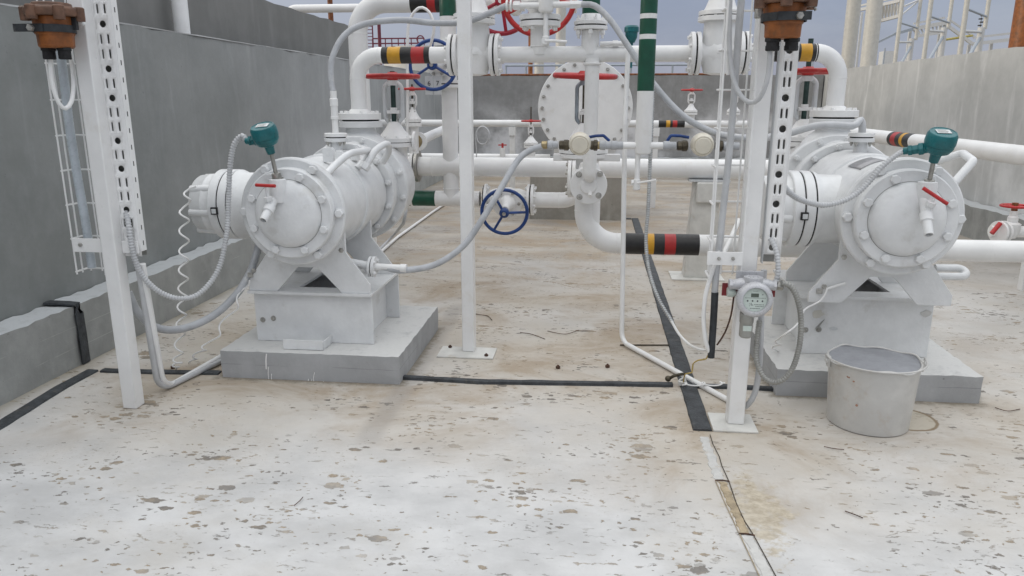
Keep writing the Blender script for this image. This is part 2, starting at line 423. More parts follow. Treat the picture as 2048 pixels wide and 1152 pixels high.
def label_text(txt, size, loc, rot, mat, parent, depth=.0006):
    cu = bpy.data.curves.new('lettering', 'FONT'); cu.body = txt; cu.size = size; cu.extrude = depth
    cu.align_x = 'CENTER'; cu.align_y = 'CENTER'
    tmp = bpy.data.objects.new('lettering', cu); COL.objects.link(tmp)
    bpy.context.view_layer.update()
    me = bpy.data.meshes.new_from_object(tmp.evaluated_get(bpy.context.evaluated_depsgraph_get()))
    bpy.data.objects.remove(tmp); me.name = 'lettering'
    me.transform(Matrix.Translation(loc) @ rot.to_4x4()); me.materials.clear(); me.materials.append(M[mat])
    o = bpy.data.objects.new('lettering', me); COL.objects.link(o); o.parent = parent
    return o
FACE = Matrix.Rotation(PI/2, 3, 'X')      # text standing up, facing the camera side
# ================================================================== setting
def sheet(x0, x1, y0, y1, z, t=.2): return MB().box((x0, y0, z-t), (x1, y1, z))
struct('ground', sheet(-600, 600, -300, 1500, -.25, .5), 'gravel ground')
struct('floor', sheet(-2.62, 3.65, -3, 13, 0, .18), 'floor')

def rough_box(x0, x1, y0, y1, z0, z1, step=.06, jit=.004, seed=1, lock=()):
    """box whose faces are cut into small squares and knocked about a little, as cast concrete is"""
    rnd = random.Random(seed); bm = bmesh.new()
    def cuts(a, b): n = max(1, int(round((b-a)/step))); return [a+(b-a)*i/n for i in range(n+1)]
    X, Y, Z = cuts(x0, x1), cuts(y0, y1), cuts(z0, z1); vs = {}
    def v(i, j, k):
        if (i, j, k) not in vs:
            p = V((X[i], Y[j], Z[k])); e = (i in (0, len(X)-1)) + (j in (0, len(Y)-1)) + (k in (0, len(Z)-1))
            a = jit*(1.6 if e > 1 else .5)
            p += V((rnd.uniform(-a, a) if 'x' not in lock else 0, rnd.uniform(-a, a) if 'y' not in lock else 0, rnd.uniform(-a, a)*(k > 0)))
            vs[i, j, k] = bm.verts.new(p)
        return vs[i, j, k]
    nx, ny, nz = len(X)-1, len(Y)-1, len(Z)-1
    for i in range(nx):
        for j in range(ny):
            for k in (0, nz): bm.faces.new((v(i, j, k), v(i+1, j, k), v(i+1, j+1, k), v(i, j+1, k)))
    for i in range(nx):
        for k in range(nz):
            for j in (0, ny): bm.faces.new((v(i, j, k), v(i+1, j, k), v(i+1, j, k+1), v(i, j, k+1)))
    for j in range(ny):
        for k in range(nz):
            for i in (0, nx): bm.faces.new((v(i, j, k), v(i, j+1, k), v(i, j+1, k+1), v(i, j, k+1)))
    m = MB(); m.bm.free(); m.bm = bm; return m

w = thing('retaining_wall', 'long dark grey concrete wall on the left with a pale footing along its base', 'wall')
part('wall_face', rough_box(-2.82, -2.62, -2.5, 13.0, -.1, 1.655, .12, .004, 2, 'y'), 'left wall concrete', w)
part('coping', rough_box(-2.824, -2.6165, -2.5, 13.0, 1.655, 1.662, .15, .0016, 12, 'y'), 'coping', w)
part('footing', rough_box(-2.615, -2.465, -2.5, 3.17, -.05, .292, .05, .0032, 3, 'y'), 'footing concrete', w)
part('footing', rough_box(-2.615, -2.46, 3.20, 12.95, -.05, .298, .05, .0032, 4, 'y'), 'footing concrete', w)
w = thing('boundary_wall', 'taller grey concrete wall standing behind the long left wall', 'wall')
part('wall_face', rough_box(-3.25, -3.05, -2.5, 9.35, -.2, 2.13, .2, .004, 5, 'y'), 'upper wall concrete', w)
w = thing('end_wall', 'grey concrete wall closing the far end behind the round vessel', 'wall')
part('wall_face', rough_box(-2.6, 3.63, 13.02, 13.22, -.1, 1.645, .2, .003, 6, 'x'), 'back wall concrete', w)
part('footing', rough_box(-2.45, 3.47, 12.85, 13.0, -.05, .30, .12, .006, 7, 'x'), 'footing concrete', w)
w = thing('side_wall', 'pale streaked concrete wall along the right side catching low sun on top', 'wall')
part('wall_face', rough_box(3.65, 3.85, -2.5, 13.2, -.1, 1.70, .12, .004, 8, 'y'), 'right wall concrete', w)
part('footing', rough_box(3.475, 3.64, -2.5, 12.8, -.05, .295, .09, .006, 9, 'y'), 'footing concrete', w)

# ---- sealing strips laid over the deck joints
def strip(pts, width, h, label, seed, mat='bitumen'):
    rnd = random.Random(seed); P = even([V(p) for p in fillet(pts, .02, 3)], .05) if len(pts) > 2 else even([V(pts[0]), V(pts[1])], .05)
    P.append(V(pts[-1])); rings = []
    for i, p in enumerate(P):
        a = P[max(0, i-1)]; b = P[min(len(P)-1, i+1)]; d = (b-a).normalized()
        s = d.cross(V((0, 0, 1)));
        if s.length < .3: s = V((0, 1, 0))
        s.normalize(); up = s.cross(d).normalized()
        wl, wr = width/2+rnd.uniform(-1, 1)*.0016, width/2+rnd.uniform(-1, 1)*.0016; hh = h*rnd.uniform(.92, 1.1)
        rings.append([p-s*wl, p-s*wl*.88+up*hh, p+s*wr*.1+up*hh*1.15, p+s*wr*.88+up*hh, p+s*wr, p-up*.002])
    return solo('sealing_strip', MB().rings(rings), mat, label, 'sealing strip', 'black strips sealing the joints of the deck')
strip([(.44, 2.735, .001), (.433, 8.1, .001)], .075, .006, 'wide black strip running away from the gas detector post', 11)
strip([(.39, 8.07, .003), (.05, 8.07, .003)], .07, .006, 'short far black strip turning towards the concrete block', 12)
strip([gr(806, 757), gr(960, 766), gr(1345, 772)], .035, .013, 'narrow raised black strip between left plinth and the crossing pipe', 13)
strip([gr(1385, 774), gr(1470, 776), gr(1556, 781)], .035, .012, 'short narrow black strip behind the gas detector post', 14)
strip([gr(205, 742), gr(300, 745), gr(440, 747)], .045, .008, 'black strip from the left wall footing to the left plinth', 15)
strip([gr(186, 742), gr(120, 777), gr(0, 852), gr(-160, 950)], .06, .008, 'black strip along the foot of the left wall footing nearest the camera', 16)
strip([V((-2.612, 3.185, .30)), V((-2.45, 3.185, .30)), V((-2.45, 3.185, .004))], .055, .008, 'black strip draped down over the left wall footing', 17)

# ---- worn joint in front of the strip
def ragged(pts, wid, z, seed):
    rnd = random.Random(seed); rings = []
    P = even([V(p) for p in pts], .011)
    for p in P:
        l, r_ = wid/2*rnd.uniform(.7, 1.2), wid/2*rnd.uniform(.7, 1.2)
        rings.append([(p.x-l, p.y, 0), (p.x-l+.002, p.y, z), (p.x+r_-.002, p.y, z), (p.x+r_, p.y, 0)])
    return MB().rings([[V(q) for q in r_] for r_ in rings])
j = thing('floor_joint', 'cracked white and tan joint filler running from the black strip towards the camera', 'joint')
part('filler', ragged([(.437, 2.68, 0), (.445, 2.34, 0)], .036, .0025, 21), 'joint white', j)
part('filler', ragged([(.452, 2.335, 0), (.470, 2.02, 0)], .028, .0025, 22), 'joint tan', j, 'bare tan filler where the white paint has gone')
part('filler', ragged([(.474, 2.015, 0), (.492, 1.84, 0), (.51, 1.6, 0)], .034, .0025, 23), 'joint white', j)

part('crack', MB().tube([V((.463, 2.70, .003)), V((.462, 2.62, .003)), V((.470, 2.52, .003)), V((.468, 2.45, .003)), V((.474, 2.34, .003)), V((.474, 2.2, .002)), V((.480, 2.1, .002)), V((.492, 2.02, .003)), V((.505, 1.9, .003)), V((.525, 1.7, .003))], .0016, 6), 'dark fitting', j)
part('crack', MB().tube([V((.43, 2.335, .003)), V((.438, 2.2, .002)), V((.446, 2.1, .002)), V((.452, 2.02, .003)), V((.462, 1.9, .003)), V((.478, 1.7, .003))], .0016, 6), 'joint tan', j)
part('crack', MB().tube([V((.428, 2.338, .004)), V((.455, 2.342, .004)), V((.476, 2.336, .004))], .0022, 6), 'twig', j)
part('crack', MB().tube([V((.45, 2.02, .004)), V((.472, 2.022, .004)), V((.495, 2.015, .004))], .0026, 6), 'twig', j)

# ---- plinths and far block
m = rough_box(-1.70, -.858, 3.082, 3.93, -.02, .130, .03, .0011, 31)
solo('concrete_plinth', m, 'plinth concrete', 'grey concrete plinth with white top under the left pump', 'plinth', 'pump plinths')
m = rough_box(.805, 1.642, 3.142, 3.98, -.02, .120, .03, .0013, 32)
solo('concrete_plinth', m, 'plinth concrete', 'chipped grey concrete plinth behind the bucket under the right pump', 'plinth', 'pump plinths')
solo('concrete_block', rough_box(-.70, .30, 7.95, 8.75, -.02, .52, .08, .004, 33), 'block concrete', 'stained concrete block under the big round vessel', 'block')

pt = THINGS[-3]
for px, y0, y1, w_ in ((533, 708, 738, .007), (537, 734, 764, .004), (543, 748, 766, .004), (617, 758, 770, .004), (624, 758, 769, .004), (629, 745, 768, .004), (646, 763, 769, .008)):
    a, b = at(px, y0, 3.08), at(px+random.uniform(-2, 3), y1, 3.08)
    part('paint_drip', MB().tube(smooth([a, a.lerp(b, .4)+V((random.uniform(-.003, .003), 0, 0)), b], .01), w_*.5, 8), 'white paint', pt)

# ================================================================== posts
def base_plate(parent, x, y, wx, wy, t=.008, nuts=(), mat='old white'):
    part('base_plate', MB().box((x-wx/2, y-wy/2, .0005), (x+wx/2, y+wy/2, t)), mat, parent, bevel=.0015)
    for a, b in nuts:
        part('nut', MB().hexb((x+a, y+b, t-.001), (0, 0, 1), .010, .010).cyl((x+a, y+b, t), (x+a, y+b, t+.013), .005, 8), 'twig', parent)
def post(label, x, y, s, z1, plate=None, nuts=()):
    p = thing('steel_post', label, 'post', 'square white steel posts')
    part('shaft', MB().box((x-s/2, y-s/2, .0005 if not plate else .008), (x+s/2, y+s/2, z1)), 'white paint', p, bevel=.004)
    if plate: base_plate(p, x+plate[2], y+plate[3], plate[0], plate[1], .008, nuts)
    return p
PL = gr(262, 818); PL = V((PL.x-.005, PL.y+.03, 0))
post('square white post at the left with a perforated channel beside it', PL.x, PL.y, .06, 2.5)
PC = gr(937, 706); PC = V((PC.x, PC.y+.028, 0))
post('bare square white post bolted down beside the left plinth', PC.x, PC.y, .062, 2.6, (.285, .16, -.005, -.035), [(-.10, .06), (.105, -.05)])
PR = gr(1471, 852); PR = V((PR.x, PR.y+.03, 0))
post('square white post carrying the grey gas detector', PR.x, PR.y, .064, 2.5, (.17, .17, -.01, -.01))

# ================================================================== cable trays
def perforated(name, label, x0, x1, y, z0, z1, depth, ph=0., lip=.006, mat='white paint'):
    t = thing(name, label, 'cable channel', 'perforated cable channels')
    m = MB(); N = 16
    def cell(a0, a1, b0, b1, hw, hh, f):
        """rectangle a0..a1 x b0..b1 with a stadium hole of half sizes hw, hh; f maps (a, b) to a point"""
        ca, cb = (a0+a1)/2, (b0+b1)/2; A, B = (a1-a0)/2, (b1-b0)/2
        out = [(A, 0), (A, B/2), (A, B), (A/2, B), (0, B), (-A/2, B), (-A, B), (-A, B/2), (-A, 0), (-A, -B/2), (-A, -B), (-A/2, -B), (0, -B), (A/2, -B), (A, -B), (A, -B/2)]
        inn = []
        for k in range(N):
            th = 2*PI*k/N; c, s = math.cos(th), math.sin(th)
            inn.append((hw*c, (hh-hw)*(1 if s > 1e-6 else -1 if s < -1e-6 else 0) + hw*s))
        vo = [m.bm.verts.new(f(ca+p, cb+q)) for p, q in out]; vi = [m.bm.verts.new(f(ca+p, cb+q)) for p, q in inn]
        for k in range(N):
            l = (k+1) % N; m.bm.faces.new((vo[k], vo[l], vi[l], vi[k]))
    row = .0535; n = int((z1-z0)/row); W = x1-x0
    kinds = ['o', 's', 'o', 's', 's']
    fr = lambda a, b: V((a, y, b))
    mg = .012
    for i in range(n):
        b1 = z1 - i*row; b0 = b1-row
        for a, b in ((x0, x0+mg), (x1-mg, x1)): m.bm.faces.new([m.bm.verts.new(fr(*q)) for q in ((a, b0), (b, b0), (b, b1), (a, b1))])
        if kinds[(i+int(ph)) % 5] == 'o': cell(x0+mg, x1-mg, b0, b1, .0125, .0126, fr)
        else:
            mid = (x0+x1)/2
            cell(x0+mg, mid, b0, b1, .0038, .017, fr); cell(mid, x1-mg, b0, b1, .0038, .017, fr)
    bmesh.ops.remove_doubles(m.bm, verts=m.bm.verts[:], dist=1e-5); part('web', m, mat, t, recalc=False).modifiers.new('plate', 'SOLIDIFY').thickness = .002
    r2 = .063; n2 = int((z1-z0)/r2)
    f_ = part('flange', MB().box((x1, y, z1-n2*r2), (x1+.002, y+depth, z1)), mat, t)
    m = MB()
    for i in range(n2):
        zc = z1-(i+.5)*r2; yc = y+depth*.5
        m.prism([(yc-.0024, zc-.008), (yc-.001, zc-.0095), (yc+.001, zc-.0095), (yc+.0024, zc-.008), (yc+.0024, zc+.008), (yc+.001, zc+.0095), (yc-.001, zc+.0095), (yc-.0024, zc+.008)], x1+.0021, x1+.0026, 'yz')
    part('dark_slots', m, 'gasket', f_)  # dark shapes laid on the solid flange, painting the shade inside slots
    part('flange', MB().box((x0-.002, y, z0), (x0, y+depth, z1)), 'grey paint', t)
    part('added_back', MB().box((x0+.001, y+depth+.0025, z0), (x1-.001, y+depth+.005, z1)), 'sensor grey', t)  # added plate closing the channel so that its holes show dark
    part('lip', MB().box((x1-.012, y+depth, z1-n2*r2), (x1+.001, y+depth+.002, z1)), mat, t)
    return t
CLx0, CLx1 = at(231, 400, 2.74).x, at(270, 400, 2.74).x
perforated('cable_channel', 'white perforated channel fixed to the left post', CLx0, CLx1, 2.74, .64, 2.3, .034, 3)
CRx0, CRx1 = at(1553, 200, 2.79).x, at(1588, 200, 2.79).x
perforated('cable_channel', 'white perforated channel fixed to the gas detector post', CRx0, CRx1, 2.79, .66, 2.3, .036, 1)

def mesh_tray(label, x0, x1, y0, y1, z0, z1, pitch=.135):
    t = thing('wire_tray', label, 'cable tray', 'wire mesh cable trays')
    m = MB(); r = .0034
    for x, y in ((x0, y0), (x0, (y0+y1)/2), (x0+.012, y1), ((x0+x1)/2, y1), (x1-.012, y1), (x1, (y0+y1)/2), (x1, y0)):
        m.cyl((x, y, z0), (x, y, z1), r, 6)
    part('long_wires', m, 'white paint', t)
    z = z0+.01
    while z < z1:
        part('cross_wire', MB().tube(fillet([(x0-.004, y0, z), (x0-.004, y1+.003, z), (x1+.004, y1+.003, z), (x1+.004, y0, z)], .01, 3), r*1.15, 6), 'white paint', t); z += pitch
    return t
mesh_tray('narrow wire tray behind the left post with a blue grey conduit inside', -2.078, -1.955, 2.72, 2.79, .565, 2.3)
tr = mesh_tray('wire tray hung left of the gas detector post', .432, .543, 2.76, 2.86, .60, 2.3)
# clamps holding trays and channels to the posts
c = thing('tray_bracket', 'flat white bracket clamping the left tray and channel to the left post', 'bracket', 'brackets holding the trays')
part('bar', MB().box((-2.07, 2.708, .66), (PL.x-.031, 2.714, .715)).box((PL.x+.031, 2.728, .655), (CLx1-.005, 2.736, .705)), 'white paint', c, bevel=.001)
part('bolt', MB().hexb((-2.035, 2.708, .69), (0, -1, 0), .008, .008), 'nut steel', c); part('bolt', MB().hexb((CLx1-.03, 2.728, .68), (0, -1, 0), .008, .008), 'nut steel', c)
c = thing('tray_bracket', 'flat white bracket clamping the right wire tray to the gas detector post', 'bracket', 'brackets holding the trays')
a, b = at(1415, 503, 2.745), at(1481, 531, 2.745)
part('bar', MB().box((a.x, 2.742, b.z), (PR.x-.033, 2.748, a.z)), 'white paint', c, bevel=.001)
for px in (1438, 1466): q = at(px, 517, 2.742); part('bolt', MB().hexb(q, (0, -1, 0), .007, .008), 'nut steel', c)

# ================================================================== pumps
def pump(cx, cz, label, spigot, tee, boss_dx, so):
    p = thing('pump', label, 'pump', 'white screw pumps'); W = 'pump paint'
    O = (cx, 0, cz); AX = (0, 1, 0)
    part('casing', MB().rev([(.10, 3.095), (.228, 3.095), (.235, 3.101), (.236, 3.13), (.230, 3.142), (.218, 3.165), (.214, 3.20), (.2125, 3.40), (.214, 3.55), (.218, 3.68), (.222, 3.80), (.1, 3.81)], O, AX, 72), W, p, sharp=30)
    part('cover_ring', MB().rev([(.12, 3.05), (.190, 3.05), (.1955, 3.056), (.196, 3.095), (.12, 3.096)], O, AX, 64), W, p)
    part('cover_dome', MB().rev([(.147, 3.0515), (.1455, 3.043), (.139, 3.030), (.120, 3.016), (.085, 3.004), (.04, 2.998), (.001, 2.997)], O, AX, 56), W, p)
    part('seam', MB().torus((cx, 3.0500, cz), AX, .1478, .0011, 64, 6), 'sensor grey', p)  # dark ring paints the shadow line where the dome meets its cover
    for i in range(6):
        a = PI/3*i; q = (cx+.213*math.cos(a), 3.096, cz+.213*math.sin(a))
        part('bolt', MB().rev([(.023, 0), (.023, .003)], q, (0, -1, 0), 16).hexb((q[0], 3.094, q[2]), (0, -1, 0), .0195, .021, a), W, p, bevel=.0015)
    for i in range(8):
        a = PI/8+PI/4*i; q = (cx+.169*math.cos(a), 3.051, cz+.169*math.sin(a))
        part('bolt', MB().hexb(q, (0, -1, 0), .0185, .018, a*.7), W, p, bevel=.0015)
    part('casing_flange', MB().disc((cx, 3.81, cz), AX, .258, .055, 64, .004), W, p)
    part('casing_flange', MB().disc((cx, 3.99, cz), AX, .285, .05, 64, .005).rev([(.24, 3.865), (.235, 3.99)], O, AX, 48), W, p)
    for i in range(12):
        a = 2*PI*i/12+.1
        for rr, yy in ((.238, 3.811), (.263, 3.991)):
            a += .13; q = (cx+rr*math.cos(a), yy, cz+rr*math.sin(a))
            part('bolt', MB().rev([(.0195, 0), (.0195, .004)], q, (0, -1, 0), 14).hexb(q, (0, -1, 0), .0155, .017, a).cyl(V(q), V(q)+V((0, -.024, 0)), .008, 10), W, p)
    part('rear_housing', MB().rev([(.262, 4.04), (.255, 4.10), (.25, 4.32), (.22, 4.36), (.05, 4.37)], O, AX, 48), W, p)
    n = part('discharge_nozzle', MB().rev([(.165, cz+.12), (.162, cz+.19), (.148, cz+.235), (.115, cz+.275), (.085, cz+.30), (.08, cz+.33)], (cx, 4.12, 0), (0, 0, 1), 40), W, p)
    part('flange', MB().disc((cx, 4.12, cz+.327), (0, 0, 1), .119, .034, 40, .003), W, n)
    part('gasket', MB().disc((cx, 4.12, cz+.361), (0, 0, 1), .100, .007, 32, .001), 'gasket', n)
    # ribs on the back of the casing
    for yy in (3.50,):
        part('rib', MB().rev([(.205, yy-.03), (.222, yy-.022), (.224, yy+.022), (.205, yy+.03)], O, AX, 64), W, p)
    # saddles
    zb = cz-.392; t = .014
    poly = [(cx-.292, zb), (cx-.155, zb), (cx-.048, zb+.118), (cx+.048, zb+.118), (cx+.155, zb), (cx+.292, zb), (cx+.292, zb+.045), (cx+.185, zb+.19), (cx+.185, cz-.03), (cx-.185, cz-.03), (cx-.185, zb+.19), (cx-.292, zb+.045)]
    for yy in (3.222, 3.62): part('saddle', MB().prism(poly, yy, yy+t), W, p, bevel=.002)
    for s in (-1, 1): part('hole_plug', MB().hexb((cx+s*.165, 3.222, cz-.19), (0, -1, 0), .012, .006), 'nut steel', p)
    # suction nozzle on the left flank
    ys, zs = 3.40, cz-.012; XM = lambda t0: (cx-t0, ys, zs); D = (-1, 0, 0)
    k = part('suction_nozzle', MB().rev([(.150, .10), (.150, .20), (.152, so-.03), (.160, so-.018), (.166, so-.004), (.166, so)], (cx, ys, zs), D, 56), W, p)
    part('gasket', MB().disc(XM(so), D, .1615, .006, 48, .0005), 'gasket', k)
    part('flange', MB().disc(XM(so+.006), D, .1665, .040, 56, .003), W, k)
    part('gasket', MB().disc(XM(so+.046), D, .1615, .006, 48, .0005), 'gasket', k)
    part('flange', MB().disc(XM(so+.052), D, .1665, .042, 56, .004), W, k)
    c = part('end_cover', MB().rev([(.150, so+.094), (.146, so+.10), (.143, so+.13), (.1445, so+.133), (.1445, so+.142), (.142, so+.145), (.138, so+.19), (.13, so+.202), (.02, so+.204)], (cx, ys, zs), D, 48), W, k)
    for a in (-2.6, -1.75, -.9, .4): part('rib', MB().cyl((cx-so-.094, ys+.134*math.sin(a), zs+.134*math.cos(a)), (cx-so-.198, ys+.13*math.sin(a), zs+.13*math.cos(a)), .020, 16, .018), W, c)
    part('locating_lug', MB().box((cx-so-.070, ys-.178, zs-.025), (cx-so-.040, ys-.14, zs+.008)), 'gasket', k); part('locating_pin', MB().box((cx-so-.064, ys-.182, zs-.019), (cx-so-.044, ys-.15, zs+.002)), 'grey paint', k)
    # probe boss and drain valve on the cover
    bx = cx+boss_dx
    part('probe_boss', MB().rev([(.034, cz+.055), (.036, cz+.135), (.034, cz+.15), (.026, cz+.153)], (bx, 3.018, 0), (0, 0, 1), 28), W, p)
    s0, s1 = spigot; d = (s1-s0).normalized(); L = (s1-s0).length
    dv = part('drain_valve', MB().rev([(.0185, -.02), (.0185, L*.36), (.023, L*.37), (.023, L*.6), (.0195, L*.61), (.017, L*.63), (.0165, L), (.0125, L), (.0125, L-.03)], s0, d, 20), W, p)
    part('bore', MB().disc(s1-d*.022, d, .0124, .002, 16), 'gasket', dv)
    t0, t1, ha, hb = tee
    e = (t1-t0).normalized()
    part('valve_stem', MB().rev([(.0165, 0), (.0165, .02), (.013, .022), (.013, .034), (.0175, .036), (.0175, .052), (.006, .054), (.005, (t1-t0).length)], t0, e, 6), W, dv)
    part('handle', MB().tube([ha, ha*.5+hb*.5, hb], .0072, 12), 'red paint', dv)
    return p, n
pumpL, nozL = pump(-1.31, .775, 'white pump on the left plinth with a level red drain handle',
    (at(549, 398, 3.0), at(526, 441, 2.905)), (at(541, 418, 2.965), at(531, 373, 2.95), at(512, 370, 2.95), at(550, 372, 2.93)), -.022, .375)
pumpR, nozR = pump(1.218, .795, 'white pump on the right plinth with a tilted red drain handle and nameplate',
    (at(1848, 402, 3.0), at(1858, 470, 2.905)), (at(1851, 428, 2.965), at(1871, 391, 2.94), at(1846, 376, 2.95), at(1895, 408, 2.93)), .045, .285)

# extra fittings of the left pump
W = 'pump paint'
part('lifting_lug', MB().prism([(-1.235, .975), (-1.185, .975), (-1.185, 1.03), (-1.192, 1.04), (-1.228, 1.04), (-1.235, 1.03)], 3.30, 3.325).cyl((-1.21, 3.298, 1.01), (-1.21, 3.30, 1.01), .008, 12), W, pumpL, bevel=.003)
for x, y in ((-1.225, 3.5), (-1.19, 3.62)): part('plug', MB().cyl((x, y, .96), (x, y, 1.005), .026, 16).hexb((x, y, 1.0), (0, 0, 1), .02, .014), W, pumpL, bevel=.002)
part('lube_pipe', MB().tube(smooth([at(650, 352, 3.15), at(672, 329, 3.24), at(697, 309, 3.34), at(722, 303, 3.48), at(738, 302, 3.58), at(729, 320, 3.56), at(714, 337, 3.52)], .012), .0165, 14), W, pumpL)
part('lube_pipe', MB().tube(smooth([at(727, 338, 3.5), at(738, 322, 3.52), at(752, 300, 3.56), at(774, 288, 3.64), at(777, 303, 3.7), at(766, 324, 3.74)], .012), .0165, 14), W, pumpL)
part('union', MB().hexb(at(727, 338, 3.5), at(738, 322, 3.52)-at(727, 338, 3.5), .026, .03), W, pumpL)
def top_tap(parent, px, Yp, zbase, zf, r=.058):
    q = at(px, 280, Yp); x, y = q.x, q.y
    n = part('top_branch', MB().cyl((x, y, zbase), (x, y, zf), .03, 20), W, parent)
    part('flange', MB().disc((x, y, zf), (0, 0, 1), r, .018, 32, .002), W, n)
    part('gasket', MB().disc((x, y, zf+.018), (0, 0, 1), r*.86, .006, 24, .001), 'gasket', n)
    for i in range(4):
        a = PI/4+PI/2*i; part('bolt', MB().hexb((x+r*.76*math.cos(a), y+r*.76*math.sin(a), zf), (0, 0, -1), .009, .012).cyl((x+r*.76*math.cos(a), y+r*.76*math.sin(a), zf-.02), (x+r*.76*math.cos(a), y+r*.76*math.sin(a), zf), .005, 8), 'nut steel', n)
    return V((x, y, zf+.024))
tapL = top_tap(pumpL, 672, 3.72, .95, 1.045)
tapR = top_tap(pumpR, 1722, 3.70, .96, 1.06)
q = at(742, 533, 3.30)
dfl = part('side_drain', MB().cyl((q.x-.12, q.y, q.z+.02), (q.x, q.y, q.z), .02, 16), W, pumpL)
part('flange', MB().disc((q.x-.008, q.y, q.z), (1, 0, -.05), .048, .012, 28), W, dfl); part('flange', MB().disc((q.x+.008, q.y, q.z), (1, 0, -.05), .048, .014, 28), W, dfl)
part('gasket', MB().disc((q.x+.003, q.y, q.z), (1, 0, -.05), .043, .007, 24), 'gasket', dfl)
for i in range(4):
    a = PI/4+PI/2*i; part('bolt', MB().hexb((q.x+.02, q.y+.036*math.cos(a), q.z+.036*math.sin(a)), (1, 0, 0), .008, .01), W, dfl)
sideL = V((q.x+.02, q.y, q.z))
# extra fittings of the right pump
part('lube_pipe', MB().tube(fillet([at(1908, 366, 3.2), at(1947, 322, 3.25), at(1925, 306, 3.42), at(1850, 330, 3.5), at(1815, 350, 3.45)], .03, 6), .0165, 14), W, pumpR)
part('balance_pipe', MB().tube(fillet([at(1870, 536, 3.35), at(1932, 536, 3.35), at(1932, 553, 3.30), at(1866, 553, 3.30)], .03, 8), .0165, 14), W, pumpR)
for px in (1797, 1822):
    q = at(px, 322, 3.28); part('plug', MB().cyl((q.x, q.y, .99), (q.x, q.y, q.z+.005), .016, 14), 'gasket', pumpR)
m = MB()
g = [[m.bm.verts.new((1.218+.2165*math.cos(a), y, .795+.2165*math.sin(a))) for a in [R(99+ i*3.0) for i in range(10)]] for y in (3.26, 3.42)]
for i in range(9): m.bm.faces.new((g[0][i], g[0][i+1], g[1][i+1], g[1][i]))
npl = part('nameplate', m, 'nameplate', pumpR); npl.modifiers.new('plate', 'SOLIDIFY').thickness = .0016
# earth clips
for cx, zz, par, lab in ((-1.57, .46, pumpL, 0), (.985, .455, pumpR, 0)):
    part('earth_lug', MB().hexb((cx, 3.222, zz+.02), (0, -1, 0), .011, .009).box((cx-.03, 3.214, zz-.012), (cx-.006, 3.221, zz+.01)), 'nut steel', par)

# ---- steel pedestals
def pedestal(cx, zt, zb, y0, y1, label, extra):
    p = thing('pump_pedestal', label, 'pedestal', 'steel pump pedestals'); W = 'pump paint'
    X0, X1, Y0, Y1, xo0, xo1, yo0, yo1 = cx-.297, cx+.300, y0-.035, y1+.025, cx-.085, cx+.125, y0+.07, y1-.10
    part('top_plate', MB().box((X0, Y0, zt-.012), (X1, yo0, zt)).box((X0, yo0, zt-.012), (xo0, yo1, zt)).box((xo1, yo0, zt-.012), (X1, yo1, zt)).box((X0, yo1, zt-.012), (X1, Y1, zt)), W, p)
    part('dark_sheet', MB().box((xo0-.05, yo0-.03, zb+.002), (xo1+.05, yo1+.06, zb+.012)), 'twig', p)  # dark sheet set under the opening, standing in for shade there
    part('front_plate', MB().box((cx-.283, y0, zb), (cx+.290, y0+.012, zt-.0125)), W, p, bevel=.0015)
    part('rear_plate', MB().box((cx-.29, y1-.012, zb), (cx+.295, y1, zt-.0125)), W, p, bevel=.0015)
    for s in (-1, 1): part('side_plate', MB().box((cx+s*.22-.006, y0+.0125, zb), (cx+s*.22+.006, y1-.0125, zt-.0125)), W, p)
    for x, z in extra: part('bolt', MB().rev([(.013, 0), (.013, .002)], (x, y0, z), (0, -1, 0), 14).hexb((x, y0-.001, z), (0, -1, 0), .009, .010), 'nut steel', p)
    return p
a, b = at(525, 640, 3.24), at(546, 637, 3.24)
pdL = pedestal(-1.31, .383, .131, 3.245, 3.71, 'white steel pedestal on the left plinth with a small angle bracket in front', [(a.x, a.z), (b.x, b.z)])
q0, q1 = gr(567, 698, .132), gr(650, 697, .132)
part('angle_bracket', MB().box((q0.x, q0.y, .132), (q1.x, q0.y+.006, .178)).box((q0.x, q0.y+.0065, .132), (q1.x+.004, 3.243, .137)).box((q1.x-.002, q0.y+.0065, .1375), (q1.x+.004, 3.243, .172)), 'pump paint', pdL, bevel=.001)
a, b = at(1612, 661, 3.36), at(1634, 660, 3.36)
pdR = pedestal(1.218, .403, .121, 3.37, 3.84, 'white steel pedestal on the right plinth behind the bucket', [(a.x, a.z), (b.x+.01, b.z)])

def flake(px, py, w_, h_, Yp, seed, mat='joint white'):      # peeling flap of paint
    rnd = random.Random(seed); q = at(px, py, Yp)
    pts = [(q.x+w_*math.cos(2*PI*i/11)*rnd.uniform(.7, 1.1), q.z+h_*math.sin(2*PI*i/11)*rnd.uniform(.7, 1.1)) for i in range(11)]
    part('paint_flap', MB().prism(pts, Yp-.0016, Yp), mat, pdR)
flake(1853, 627, .026, .017, 3.369, 1); flake(1636, 628, .028, .022, 3.369, 2, 'cream paint'); flake(1668, 657, .02, .008, 3.369, 3, 'grey paint')
flp = at(1640, 648, 3.365); part('paint_flap', MB().prism([(flp.x-.018, flp.z-.022), (flp.x-.010, flp.z-.024), (flp.x+.018, flp.z+.022), (flp.x+.006, flp.z+.010)], 3.362, 3.3685), 'sensor grey', pdR)

